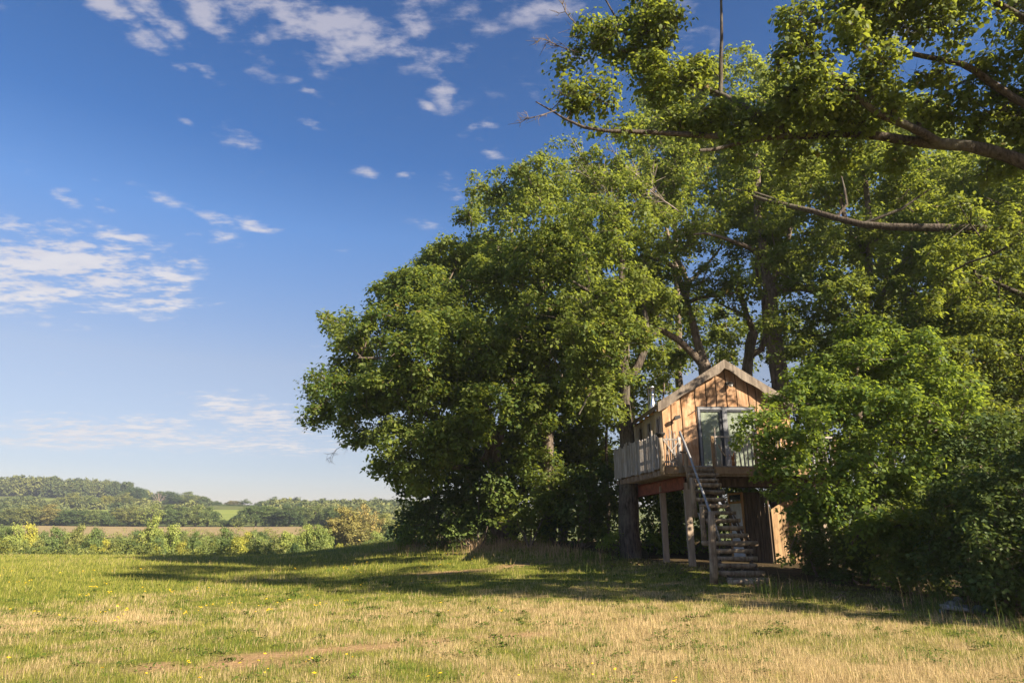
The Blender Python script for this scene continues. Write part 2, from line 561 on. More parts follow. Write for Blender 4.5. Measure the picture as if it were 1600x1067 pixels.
def grid_obj(name, ys, us, w, mat, lift=0.0, attrs=False, kind='structure', poly=None):
    Yg, Ug = np.meshgrid(ys, us, indexing='ij')
    Xg = Ug*w(Yg)
    co = np.stack([Xg, Yg, height(Xg, Yg)+lift], -1).reshape(-1, 3)
    nu = len(us)
    i = np.arange(len(ys)-1)[:, None]*nu+np.arange(nu-1)[None, :]
    idx = np.stack([i, i+1, i+nu+1, i+nu], -1).reshape(-1, 4)
    a = None
    if attrs:
        g, s = meadow_mix(co[:, 0], co[:, 1])
        base = STRAW*(1-g[:, None])+GREEN*g[:, None]
        base = base*0.80*(1-s[:, None])+SOIL*s[:, None]
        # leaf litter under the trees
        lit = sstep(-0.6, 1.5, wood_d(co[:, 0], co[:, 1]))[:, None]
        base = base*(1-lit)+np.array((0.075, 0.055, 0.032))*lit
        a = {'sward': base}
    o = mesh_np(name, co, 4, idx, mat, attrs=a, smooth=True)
    return tag(o, kind=kind)

ys_near = np.concatenate([np.linspace(-40, 4, 12), np.linspace(4.5, 40, 200), np.linspace(40.6, 80, 60)])
grid_obj('meadow', ys_near, np.linspace(-1, 1, 220), lambda y: 34+0.9*np.maximum(y, 0), M['meadow'], attrs=True)
ys_far = np.concatenate([np.linspace(80, 330, 60), np.linspace(340, 800, 60), np.linspace(830, 4000, 30)])
grid_obj('hillside', ys_far, np.linspace(-1, 1, 160), lambda y: 34+0.9*np.maximum(y, 0)+np.maximum(y-80, 0)*0.5, M['hill'])

def crop(name, px0, px1, y0, y1, mat, lift=0.25):
    x0, x1 = (px0-800)/1109, (px1-800)/1109
    ys = np.linspace(y0, y1, 30)
    us = np.linspace(x0, x1, 60)
    return grid_obj(name, ys, us, lambda y: y, mat, lift)
crop('stubble_field', 20, 700, 196, 303, M['stubble'])
crop('pasture_field', 100, 470, 352, 452, M['pasture'])
crop('upper_pasture', 10, 160, 515, 566, M['pasture'], 0.3)
crop('ripe_field', -60, 42, 400, 470, M['ripe'], 0.3)

# ---- the sward: blades, each of its own height, lean and colour
def blades(name, x, y, hgt, wid, col, kind='stuff', lean=0.35, mat=None, two=False):
    n = len(x)
    z = height(x, y)-0.005
    a = rng.uniform(0, 2*np.pi, n)
    la = rng.uniform(0, 2*np.pi, n); lm = hgt*np.abs(rng.normal(0, lean, n))
    p = np.stack([x, y, z], 1)
    s = np.stack([np.cos(a), np.sin(a)*0.6, 0*a], 1)*(wid/2)[:, None]
    tip = p+np.stack([np.cos(la)*lm, np.sin(la)*lm, hgt], 1)
    if not two:
        co = np.stack([p-s, p+s, tip], 1).reshape(-1, 3)
        idx = np.arange(3*n)
        cc = np.repeat(col, 3, 0)
        o = mesh_np(name, co, 3, idx, mat or M['blade'], attrs={'tone': cc})
    else:
        mid = p+np.stack([np.cos(la)*lm*0.35, np.sin(la)*lm*0.35, hgt*0.62], 1)
        co = np.stack([p-s, p+s, mid+s*0.8, mid-s*0.8, tip], 1).reshape(-1, 3)
        b = np.arange(n)[:, None]*5
        idx = np.concatenate([b+np.array([[0, 1, 2]]), b+np.array([[0, 2, 3]]), b+np.array([[3, 2, 4]])], 1)
        cc = np.repeat(col, 5, 0)
        o = mesh_np(name, co, 3, idx.ravel(), mat or M['blade'], attrs={'tone': cc})
    return tag(o, kind=kind)

m, q, out = new_mat('grass_blade')
at = q.n('ShaderNodeAttribute'); at.attribute_name = 'tone'
b = q.n('ShaderNodeBsdfPrincipled')
q.l(at.outputs['Color'], b.inputs['Base Color'])
b.inputs['Roughness'].default_value = 0.7; b.inputs['Specular IOR Level'].default_value = 0.15
tr = q.n('ShaderNodeBsdfTranslucent'); q.l(at.outputs['Color'], tr.inputs['Color'])
mx = q.n('ShaderNodeMixShader'); mx.inputs[0].default_value = 0.35
q.l(b.outputs[0], mx.inputs[1]); q.l(tr.outputs[0], mx.inputs[2]); q.l(mx.outputs[0], out.inputs['Surface'])
M['blade'] = m

def sample_field(n, y0, y1, power):
    """random places on the meadow, thinning with distance"""
    u = rng.random(n)
    k = 2-power
    if abs(k) < 1e-6: y = y0*(y1/y0)**u
    else: y = (y0**k+u*(y1**k-y0**k))**(1/k)
    x = rng.uniform(-1, 1, n)*(0.86*y+2.5)
    return x, y

def tone(g, s, n):
    r = rng.random(n)
    isg = rng.random(n) < np.clip(g, 0.04, 0.97)
    st = STRAW+(STRAW2-STRAW)*rng.random((n, 1))
    gr = GREEN+(GREEN2-GREEN)*rng.random((n, 1))
    dk = rng.random((n, 1)) < 0.16
    gr = np.where(dk, DKGREEN+(GREEN-DKGREEN)*rng.random((n, 1)), gr)
    c = np.where(isg[:, None], gr, st)
    return c*rng.uniform(0.75, 1.2, (n, 1)), isg

x, y = sample_field(640000, 6.2, 70, 2.0)
g, s = meadow_mix(x, y)
keep = (rng.random(len(x)) > s*0.93) & (wood_d(x, y) < 1.2)
keep &= rng.random(len(x)) < np.clip(0.45+1.1*(fbm(x*2.2, y*2.2, 77, 2)-0.25), 0.2, 1)
x, y, g, s = x[keep], y[keep], g[keep], s[keep]
col, isg = tone(g, s, len(x))
tuft = fbm(x*1.6, y*1.6, 91, 2)
hgt = np.where(isg, rng.uniform(0.03, 0.085, len(x)), rng.uniform(0.03, 0.12, len(x)))*(0.35+1.5*tuft)
# the sward stands longer towards the far left of the field
hgt *= 1+1.1*sstep(18, 34, y-0.35*x)
wid = (0.0035+0.0025*rng.random(len(x)))*(y/8)**0.85
blades('grass', x, y, hgt, wid, col)

# tall seeding grass along the foot of the wood and hedge
n = 46000
x, y = sample_field(n*5, 9, 56, 1.5)
wd = wood_d(x, y)
dens_ = np.exp(-((wd+0.6)/0.9)**2)*0.9+0.35*np.exp(-((wd+2.0)/1.6)**2)*sstep(30, 36, y)
keep = (rng.random(len(x)) < dens_*sstep(0.35, 0.6, fbm(x*0.7, y*0.7, 101, 3))) & ~((x > 3.0) & (x < 8.5) & (y > 18.5) & (y < 26))
x, y = x[keep], y[keep]
dry = np.clip(0.10+0.85*sstep(27, 31, y)*(1-sstep(40, 48, y))+0.25*(fbm(x*0.5, y*0.5, 111, 2)-0.5), 0, 1)
isd = rng.random(len(x)) < dry
c = np.where(isd[:, None], np.array((0.36, 0.24, 0.14))+np.array((0.14, 0.10, 0.05))*rng.random((len(x), 1)), np.array((0.055, 0.10, 0.018))+np.array((0.12, 0.12, 0.02))*rng.random((len(x), 1)))
h_ = rng.uniform(0.18, 0.5, len(x))*(1+0.35*isd)
blades('tall_grass', x, y, h_, 0.008*(y/12)**0.7*np.ones(len(x)), c, two=True, lean=0.4)

# broad-leaved weeds and clover in flat dark patches, also standing for shadow gaps
wx, wy = sample_field(520, 7.2, 28, 1.5)
k = 34
sp = np.repeat(rng.uniform(.03, .16, len(wx)), k)
x = np.repeat(wx, k)+rng.normal(0, 1, len(wx)*k)*sp
y = np.repeat(wy, k)+rng.normal(0, .8, len(wx)*k)*sp
kp = wood_d(x, y) < -.8
x, y = x[kp], y[kp]
z = height(x, y)+rng.uniform(.01, .06, len(x))
a = rng.uniform(0, 6.28, len(x)); L = rng.uniform(.012, .03, len(x))*(y/9)**.6
d = np.stack([np.cos(a), np.sin(a), rng.normal(.1, .35, len(x))], 1)*L[:, None]; s_ = np.stack([-np.sin(a), np.cos(a), rng.normal(0, .3, len(x))], 1)*L[:, None]*.6
p = np.stack([x, y, z], 1)
c = np.array((0.045, 0.085, 0.014))+np.array((0.09, 0.10, 0.014))*rng.random((len(x), 1))
tag(mesh_np('clover', np.stack([p-d, p+s_, p+d, p-s_], 1).reshape(-1, 3), 4, np.arange(4*len(x)), M['blade'], attrs={'tone': np.repeat(c, 4, 0)}), kind='stuff')

# darker tussocks in the mown part
tx, ty = sample_field(900, 7.2, 32, 1.5)
tx = np.concatenate([tx, [-4.05, -3.95, 0.2, 5.3, 6.3, -6.2, 2.0]]); ty = np.concatenate([ty, [10.4, 10.5, 11.2, 9.9, 8.9, 14.0, 8.4]])
keep = wood_d(tx, ty) < -1.0
tx, ty = tx[keep], ty[keep]
big = np.where(np.arange(len(tx)) >= len(tx)-7, 1.6, rng.uniform(0.3, 1.0, len(tx)))
k = 34
x = np.repeat(tx, k)+rng.normal(0, 0.085, len(tx)*k)*np.repeat(big, k)*1.5
y = np.repeat(ty, k)+rng.normal(0, 0.07, len(tx)*k)*np.repeat(big, k)*1.5
c = np.array((0.050, 0.095, 0.014))+np.array((0.09, 0.10, 0.012))*rng.random((len(x), 1))
blades('grass_tussocks', x, y, rng.uniform(0.05, 0.15, len(x))*np.repeat(big, k), 0.006*(y/9)**0.7, c, two=True, lean=0.45)

# yellow flowers standing in the mown grass
fx, fy = sample_field(1500, 7.2, 36, 1.25)
fk = fbm(fx*0.35, fy*0.35, 131, 3)
keep = (fk > 0.50) & (wood_d(fx, fy) < -3) & (fx < 2.5+0*fy) & (rng.random(len(fx)) < np.where(fx < -1.5, 0.75, 0.22))
fx, fy = fx[keep], fy[keep]
mbf = MB(); stems = MB()
for a_, b_ in zip(fx, fy):
    z0 = H(a_, b_); hh = random.Random(int(a_*1000)).uniform(0.07, 0.19)
    for kk in range(random.Random(int(b_*999)).choice((1, 1, 2, 3))):
        r_ = random.Random(int(a_*777+kk*31))
        cx_, cy_, cz_ = a_+r_.uniform(-.05, .05), b_+r_.uniform(-.05, .05), z0+hh+r_.uniform(-.02, .03)
        R = r_.uniform(0.013, 0.022)*(1+0.024*b_)
        ang = [r_.uniform(0, 6.28)+i*2*math.pi/7 for i in range(7)]
        rim = [(cx_+R*math.cos(t_), cy_+R*math.sin(t_), cz_+r_.uniform(-.004, .006)) for t_ in ang]
        mbf.add(rim+[(cx_, cy_, cz_+R*0.45)], [(i, (i+1) % 7, 7) for i in range(7)])
        stems.add([(a_-.002, b_, z0), (a_+.002, b_, z0), (cx_, cy_, cz_)], [(0, 1, 2)])
M['petal'] = plain_mat('petal', (0.80, 0.50, 0.01), 0.6)
M['stem'] = plain_mat('stem', (0.12, 0.17, 0.03), 0.7)
fo = mbf.build('yellow_flowers', M['petal']); tag(fo, kind='stuff')
so = stems.build('flower_stems', M['stem']); tag(so, kind='stuff')
# ------------------------------------------------------------------ trees
def resample(pts, step, jit, r_, wob=0.0):
    pts = np.asarray(pts, float)
    out = [pts[0]]
    for a, b in zip(pts[:-1], pts[1:]):
        L = np.linalg.norm(b-a); k = max(1, int(round(L/step)))
        for i in range(1, k+1):
            out.append(a+(b-a)*i/k)
    out = np.array(out)
    if jit and len(out) > 2:
        out[1:-1] += r_.normal(0, jit, (len(out)-2, 3))
    if wob:
        s_ = np.r_[0, np.cumsum(np.linalg.norm(np.diff(out, axis=0), axis=1))]
        for ax in range(3):
            w_ = sum(r_.normal(0, 1)*np.sin(s_*k_+r_.uniform(0, 6.3))/(1+.35*j_) for j_, k_ in enumerate((1.3, 2.6, 4.7)))
            out[:, ax] += wob*w_*np.clip(s_/0.8, 0, 1)*(0.8 if ax == 2 else 0.6)
    # smooth the corners
    for _ in range(2):
        out[1:-1] = 0.25*out[:-2]+0.5*out[1:-1]+0.25*out[2:]
    return out

def leaves_np(C, R, nper, L, W, r_, flat=0.65, six=False, tint0=None, droop=0.15, zmin=None, nout=0.55, nrand=0.45, tsig=.20, tri3=False):
    """leaf faces for sprays with centres C and radii R"""
    n = len(C)*nper
    ci = np.repeat(np.arange(len(C)), nper)
    v = r_.normal(0, 1, (n, 3)); v /= np.linalg.norm(v, axis=1)[:, None]
    rad = r_.random(n)**0.45
    off = v*rad[:, None]*R[ci][:, None]
    off[:, 2] *= flat
    p = C[ci]+off
    if zmin is not None:
        low = p[:, 2] < zmin
        p[low, 2] = zmin+r_.random(low.sum())*0.3
    nrm = v*nout+np.array((0, 0, 0.75))+r_.normal(0, nrand, (n, 3))
    nrm /= np.linalg.norm(nrm, axis=1)[:, None]
    d = r_.normal(0, 1, (n, 3))+v*0.8-np.array((0, 0, droop))
    d -= (d*nrm).sum(1)[:, None]*nrm
    d /= np.linalg.norm(d, axis=1)[:, None]
    s = np.cross(nrm, d)
    sc = np.clip(np.exp(r_.normal(-0.03, 0.30, n)), 0.45, 1.7)[:, None]
    L_, W_ = L*sc, W*sc
    t0 = (tint0[ci] if tint0 is not None else 0.5)
    ti = np.clip(t0+r_.normal(0, tsig, n), 0, 0.92)
    dryl = r_.random(n) < 0.012
    ti[dryl] = 1.0
    if tri3:
        co = np.stack([p, p+d*L_+s*W_*.35, p+d*L_*.55-s*W_*.65], 1)
        return co.reshape(-1, 3), np.arange(3*n), np.repeat(ti, 3)
    if six:
        up = nrm*L_*0.10
        co = np.stack([p, p+d*L_*.30+s*W_*.36+up, p+d*L_*.68+s*W_*.5, p+d*L_-up*1.2, p+d*L_*.68-s*W_*.5, p+d*L_*.30-s*W_*.36+up], 1)
        tri = np.array([0, 1, 5, 1, 2, 5, 2, 4, 5, 2, 3, 4])
        k = 6
    else:
        co = np.stack([p, p+d*L_*.5+s*W_*.5+nrm*L_*.06, p+d*L_, p+d*L_*.5-s*W_*.5+nrm*L_*.06], 1)
        tri = np.array([0, 1, 2, 0, 2, 3])
        k = 4
    idx = (np.arange(n)[:, None]*k+tri[None, :]).ravel()
    return co.reshape(-1, 3), idx, np.repeat(ti, k)

def grow(trunk, limbs, clumps, r_, tip=0.012, expo=2.3, step=0.8, jit=0.07, sides_big=10, twigs=0, twig_len=0.5, bare=None, maxr=None, wob=.08):
    """a skeleton that reaches every clump. trunk/limbs: [(points, r0, r1)]. returns tube verts, faces"""
    pos, par, fix = [], [], []
    chains = []
    def add_chain(pts, r0, r1, attach):
        ids = []
        for i, p in enumerate(pts):
            if i == 0 and attach is not None:
                ids.append(attach); continue
            pos.append(p); par.append(ids[-1] if ids else -1)
            f = i/max(1, len(pts)-1)
            fix.append(r0+(r1-r0)*f if r0 else 0.0)
            ids.append(len(pos)-1)
        chains.append((ids, bool(r0)))
        return ids
    for i, (pts, r0, r1) in enumerate(trunk+limbs):
        pts = resample(pts, step, jit*(1.0 if i < len(trunk) else 1.7), r_, 0.0 if i < len(trunk) else wob)
        at = None
        if pos:
            A = np.array(pos); at = int(np.argmin(((A-pts[0])**2).sum(1)))
            pts = np.vstack([A[at], pts[1:]])
        add_chain(pts, r0, r1, at)
    base_top = np.array(pos)
    if len(clumps):
        D = np.array([((base_top-c)**2).sum(1).min() for c in clumps])
        order = np.argsort(D)
        arr = np.zeros((len(pos)+len(clumps)*14, 3)); arr[:len(pos)] = pos
        nn = len(pos)
        for ci in order:
            c = clumps[ci]
            dv = arr[:nn]-c
            d2 = np.sqrt((dv**2).sum(1))+0.35*np.maximum(0, dv[:, 2])
            j = int(np.argmin(d2))
            a = arr[j]; L = np.linalg.norm(c-a)
            k = max(1, min(12, int(L/step)))
            q = np.linspace(0, 1, k+1)[:, None]
            # branches leave along the limb, then turn up or out to the spray
            mid = (a+c)/2+np.array((0, 0, 0.16*L*r_.uniform(-0.3, 1)))+r_.normal(0, 0.12*L, 3)
            pts = (1-q)**2*a+2*q*(1-q)*mid+q*q*c
            if k > 1: pts[1:-1] += r_.normal(0, jit*0.8, (k-1, 3))
            add_chain(pts, 0, 0, j)
            m_ = len(pos)-nn
            arr[nn:nn+m_] = pos[nn:]
            nn = len(pos)
    pos = np.array(pos); par = np.array(par)
    nch = np.zeros(len(pos), int)
    for p in par:
        if p >= 0: nch[p] += 1
    acc = np.where(nch == 0, tip**expo, 0.0)
    for i in range(len(pos)-1, -1, -1):
        if par[i] >= 0: acc[par[i]] += acc[i]
    rad = np.maximum(acc**(1/expo), np.array(fix))
    if maxr: rad = np.minimum(rad, maxr)
    rad = np.where(np.array(fix) > 0, np.maximum(np.array(fix), np.minimum(rad, np.array(fix)*1.1)), rad)
    V, Fc, off = [], [], 0
    for ids, manual in chains:
        if len(ids) < 2: continue
        rr = rad[ids].copy()
        rr[0] = min(rr[0], rr[1]*1.25)
        mx = rr.max()
        sd = sides_big if mx > 0.14 else (6 if mx > 0.05 else (4 if mx > 0.022 else 3))
        v, f = tube_np(pos[ids], rr, sd, 0.15 if mx > 0.1 else (0.08 if mx > .05 else 0), len(V))
        V.append(v); Fc.append(f+off); off += len(v)
    if twigs:
        for ci, c in enumerate(clumps if bare is None else clumps[:len(bare)]):
            kk = twigs*(3 if (bare is not None and bare[ci]) else 1)
            for _ in range(kk):
                d = r_.normal(0, 1, 3); d[2] = d[2]*0.6+0.15; d /= np.linalg.norm(d)
                L = twig_len*r_.uniform(0.5, 1.2)
                e1 = c+d*L*.5+r_.normal(0, .06*L, 3); e2 = c+d*L+r_.normal(0, .14*L, 3)
                v, f = tube_np([c, e1, e2], [tip*0.8, tip*0.55, tip*0.25], 3)
                V.append(v); Fc.append(f+off); off += len(v)
    return np.vstack(V), np.vstack(Fc)

def fill_blobs(blobs, dens, r_, cr, zmin=None, hollow=0.55, boss=0.0):
    """spray centres spread through the lumps of a crown. blobs: (centre, (rx, ry, rz))"""
    C, T = [], []
    for c, r in blobs:
        r = np.asarray(r, float)
        rm = r.mean()
        n = max(4, int(dens*rm*rm/(cr*cr)))
        v = r_.normal(0, 1, (n, 3)); v /= np.linalg.norm(v, axis=1)[:, None]
        rr = hollow+(1-hollow)*r_.random(n)**0.7
        # uneven outline
        lob = 0.82+0.36*vnoise(v[:, 0]*2.2+c[0], v[:, 1]*2.2+v[:, 2]*3.1+c[2], int(abs(c[0])*10) % 97)
        p = np.asarray(c)+v*(rr*lob)[:, None]*r
        keep = np.ones(n, bool)
        if zmin is not None: keep &= p[:, 2] > zmin
        # hollows and bosses: the sprays gather on boughs
        s3 = max(.5, cr*2.6)
        lump = 0.5*vnoise(p[:, 0]/s3+3.1, p[:, 2]/s3*1.1+p[:, 1]/s3*.35, 61)+0.5*vnoise(p[:, 1]/s3+9.7, p[:, 2]/s3*1.1-p[:, 0]/s3*.3, 87)
        keep &= lump > boss
        # sparser underneath
        keep &= r_.random(n) < np.where(v[:, 2] < -0.35, 0.6, 1.0)
        p = p[keep]
        C.append(p)
        T.append(np.clip(0.42+0.13*r_.normal(0, 1)+0.14*r_.normal(0, 1, len(p)), 0.05, 0.85))
    return np.vstack(C), np.concatenate(T)

def make_tree(name, label, cat, base, trunk, limbs, blobs, seed, group=None, dens=5.0, cr=0.5, nper=62, L=0.17, W=0.105,
              leaf='wood_leaf', bark='bark', tip=0.012, six=False, bare=0.03, twigs=0, zmin=None, step=0.8, jit=0.07, flat=0.65, origin=None, hollow=0.55, twig_len=0.5, boss=.42, rest=None):
    r_ = np.random.default_rng(seed)
    o = origin if origin is not None else base
    root = empty(name, o, label, cat, group)
    C, T = fill_blobs(blobs, dens*1.5, r_, cr, zmin, hollow, boss)
    isb = r_.random(len(C)) < bare
    C2 = None
    if rest is not None:                     # unseen lumps of the crown, placed for the shade they cast, in coarser sprays
        C2, T2 = fill_blobs(rest, 5.0, r_, .55, None, .5, .40)
    nt = len(C)
    V, Fc = grow(trunk, limbs, C if C2 is None else np.vstack([C, C2]), r_, tip, step=step, jit=jit, twigs=twigs, bare=isb, twig_len=twig_len)
    mesh_np('trunk', V, 4, Fc.ravel(), M[bark], root, o, smooth=True)
    CL = C[~isb]
    R = cr*np.clip(np.exp(r_.normal(0.02, 0.28, len(CL))), .6, 1.7)
    co, idx, ti = leaves_np(CL, R, nper, L, W, r_, flat, six, T[~isb], zmin=None if zmin is None else zmin-0.3, nout=.8, nrand=.42)
    if C2 is not None:
        c2, i2, t2 = leaves_np(C2, np.full(len(C2), .55), 44, .20, .13, r_, flat, False, T2, nout=.8, nrand=.42)
        idx = np.concatenate([idx, i2+len(co)]); co = np.vstack([co, c2]); ti = np.concatenate([ti, t2])
    mesh_np('crown', co, 3, idx, M[leaf], root, o, attrs={'tint': ti})
    return root

def PB(Y, lst, seed=0, spread=3.0, squash=1.0):
    """crown lumps seen at photo pixels (px, py, radius px[, dY]) of a tree standing at distance Y"""
    r_ = np.random.default_rng(seed+1000)
    out = []
    for b in lst:
        dy = b[3] if len(b) > 3 else r_.uniform(-spread, spread)
        c = P(b[0], b[1], Y+dy)
        r = b[2]/F*np.linalg.norm(c-np.array((0, 0, EYE)))*0.96
        out.append((c, (r, r*squash, r*0.92)))
    return out

def PT(Y, pts):
    """a path through photo pixels (px, py[, dY]) at distance Y"""
    return [P(p[0], p[1], Y+(p[2] if len(p) > 2 else 0)) for p in pts]

def stand(px, Y, py=840, sink=0.12):
    x = Xat(px, Y, py)
    return np.array((x, Y, H(x, Y)-sink))

GW = 'trees of the wood behind the treehouse'
# --- the big oak at the left end of the wood
Y = 37.0
b = stand(784, Y)
make_tree('oak_tree', 'wide dark-leaved oak at the left end of the wood, boughs hanging over the field', 'tree', b,
    [([b]+PT(Y, [(783, 790), (776, 740), (768, 700)]), 0.52, 0.40)],
    [(PT(Y, [(768, 700), (735, 668, -1), (690, 655, -2), (640, 640, -3)]), .27, .08),
     (PT(Y, [(770, 705), (728, 735, -1), (690, 722, -2.5), (640, 715, -4)]), .22, .06),
     (PT(Y, [(768, 700), (762, 640), (755, 590), (730, 520), (720, 440)]), .30, .08),
     (PT(Y, [(770, 700), (790, 650, 1), (805, 590, 2), (790, 480, 1), (780, 400)]), .28, .07),
     (PT(Y, [(762, 640), (700, 590, -2), (640, 560, -3), (560, 560, -2)]), .20, .05),
     (PT(Y, [(690, 655, -2), (600, 620, -2), (520, 620, -1)]), .13, .04)],
    PB(Y, [(515, 612, 40, -.5), (497, 650, 24, -1), (545, 545, 38, 0), (525, 505, 26, 1), (572, 650, 45, -2), (595, 520, 52, -1), (612, 600, 58, -3.5),
           (560, 590, 45, 1), (650, 470, 58, 0), (665, 560, 66, -4.5), (630, 690, 52, -3.5), (612, 735, 30, -3), (655, 742, 36, -4), (700, 650, 62, -5),
           (700, 455, 56, 1), (745, 395, 56, 2), (735, 545, 74, -4.5), (775, 330, 48, 2.5), (790, 440, 72, -1.5), (715, 385, 34, 2),
           (805, 545, 62, -4), (760, 640, 48, -5), (560, 690, 24, -2), (690, 500, 60, -2.5), (720, 600, 60, 4), (640, 620, 60, 3.5), (770, 500, 70, 4.5), (595, 465, 24, 1), (700, 700, 40, -5), (690, 400, 40, 1), (655, 435, 36, 0), (722, 352, 34, 2), (630, 450, 30, 0), (668, 415, 30, 1)], 1),
    11, GW, boss=.38, dens=6.2, cr=0.55, nper=66, L=0.19, W=0.12, bare=.04)

Y = 35.0
b = stand(859, Y)
make_tree('oak_tree', 'slim straight-stemmed oak, first trunk to the right of the wide end oak', 'tree', b,
    [([b]+PT(Y, [(858, 780), (857, 700), (855, 620), (850, 540), (845, 440), (848, 340)]), 0.36, 0.08)],
    [(PT(Y, [(856, 640), (880, 600, -1), (905, 560, -1)]), .14, .04), (PT(Y, [(850, 540), (820, 480, -1), (800, 400)]), .15, .04),
     (PT(Y, [(847, 460), (880, 400), (900, 340)]), .13, .04), (PT(Y, [(856, 610), (830, 595, -2), (800, 590, -3)]), .12, .04)],
    PB(Y, [(812, 300, 48, 1), (850, 290, 50, -1), (835, 350, 60, -2.5), (880, 330, 56, 0), (880, 255, 40, 1), (850, 420, 66, -2), (895, 400, 60, -1.5),
           (900, 480, 55, -3), (850, 500, 58, -3.5), (890, 570, 48, -2), (760, 300, 30, 1), (860, 560, 40, 3), (880, 450, 60, 3), (900, 540, 44, 0), (870, 620, 44, -1.5), (840, 610, 36, -3), (910, 620, 36, 1), (830, 660, 36, -2)], 2),
    12, GW, dens=5.6, cr=0.5, nper=62, L=0.18, W=0.115, bare=.05)

# --- the host tree: its trunk carries the deck
Y = 27.6
b = ground_at(985, 862); b[1] = Y; b[0] = Xat(988, Y, 862); b[2] = H(b[0], Y)-0.15
fl = b.copy()
make_tree('oak_tree', 'oak whose thick ridged trunk carries the left side of the treehouse deck', 'tree', b,
    [([b, b+np.array((-.02, 0, .5))]+PT(Y, [(984, 800), (983, 755), (981, 700), (980, 650), (977, 600)]), 0.44, 0.22)],
    [([b+np.array((-.25, -.2, 0)), b+np.array((-.10, -.1, .9))], .22, .12), ([b+np.array((.26, -.15, 0)), b+np.array((.10, -.05, .9))], .22, .12),
     (PT(Y, [(977, 600), (970, 550), (965, 500, -1), (975, 430, -1), (960, 350)]), .24, .06),
     (PT(Y, [(978, 600), (1000, 570), (1012, 520), (1000, 450, 1)]), .20, .05),
     (PT(Y, [(972, 570), (945, 545, -.5), (925, 505, -1), (905, 470, -1)]), .15, .04),
     (PT(Y, [(966, 500, -1), (940, 470, -1.5), (925, 455, -2), (895, 440, -2)]), .12, .04),
     (PT(Y, [(979, 640), (950, 600, -1), (935, 590, -1.5), (905, 640, -2)]), .10, .03)],
    PB(Y, [(930, 340, 48, -1), (965, 300, 50, 1), (950, 410, 50, -1), (905, 450, 40, -1.5), (915, 520, 46, -2), (945, 560, 38, -1.5), (1005, 470, 36, 1),
           (1010, 400, 40, 2), (940, 620, 34, -1.5), (905, 590, 34, -1), (960, 470, 36, -2), (930, 265, 44, 1), (958, 655, 18, -1.2), (990, 350, 40, 1), (985, 440, 34, -2), (1000, 520, 30, -1.5), (965, 530, 30, -2), (1015, 560, 26, 1.5), (950, 500, 34, -2), (1030, 480, 30, 2), (985, 590, 18, -1.6)], 3),
    13, GW, dens=4.8, cr=0.42, nper=56, L=0.15, W=0.095, bare=.07, twigs=1, twig_len=.9, bark='oak_bark')

# --- behind the cabin
Y = 31.5
b = stand(1108, Y)
make_tree('oak_tree', 'oak forking low just above the treehouse roof ridge, one limb leaning left', 'tree', b,
    [([b]+PT(Y, [(1112, 700), (1108, 620), (1102, 575)]), 0.36, 0.30)],
    [(PT(Y, [(1102, 578), (1085, 548), (1060, 528, -.5), (1040, 512, -1), (1010, 500, -1.5), (985, 498, -2), (960, 470, -2)]), .19, .06),
     (PT(Y, [(1102, 578), (1090, 530), (1078, 490), (1068, 450), (1058, 425), (1040, 410, -1), (1000, 400, -1)]), .23, .07),
     (PT(Y, [(1075, 470), (1080, 440), (1055, 400), (1035, 340), (1020, 300)]), .14, .04),
     (PT(Y, [(1072, 465), (1095, 470, -1), (1120, 462, -1.5), (1150, 455, -2)]), .11, .04),
     (PT(Y, [(1078, 490), (1060, 463, -1), (1030, 458, -1.6)]), .08, .03),
     (PT(Y, [(1068, 450), (1110, 410, 1), (1130, 380, 1)]), .13, .04)],
    PB(Y, [(1035, 300, 50, 1), (1085, 290, 48, 0), (1050, 360, 44, -1.5), (1100, 370, 46, -1), (1040, 440, 34, -1), (1005, 430, 34, -1), (1120, 440, 40, -2),
           (1000, 490, 36, -2), (1050, 545, 30, 2), (980, 470, 30, -2), (1090, 230, 45, 1), (1040, 240, 42, 0), (1145, 460, 36, -1), (1000, 330, 44, 0), (1060, 490, 24, -1)], 4),
    14, GW, dens=4.0, cr=0.42, nper=54, L=0.15, W=0.095, bare=.12, twigs=1, twig_len=.9)

Y = 33.0
b = stand(1165, Y)
make_tree('oak_tree', 'dark twisting tree between the roof ridge and the thickest trunk', 'tree', b,
    [([b]+PT(Y, [(1168, 700), (1166, 600), (1170, 555), (1178, 520)]), 0.30, 0.24)],
    [(PT(Y, [(1178, 520), (1165, 490), (1158, 460), (1150, 400)]), .16, .05), (PT(Y, [(1176, 525), (1188, 505), (1150, 480, -1), (1128, 476, -1.5)]), .12, .04),
     (PT(Y, [(1176, 560), (1198, 530), (1196, 480), (1180, 440), (1185, 380)]), .17, .05)],
    PB(Y, [(1150, 360, 46, 0), (1185, 400, 44, -1), (1160, 300, 46, 1), (1200, 340, 44, 0), (1215, 450, 36, -1), (1130, 520, 34, 1), (1180, 240, 46, 1), (1140, 200, 40, 1)], 5),
    15, GW, dens=4.3, cr=0.42, nper=54, L=0.15, W=0.095, bare=.10, twigs=1, twig_len=.9)

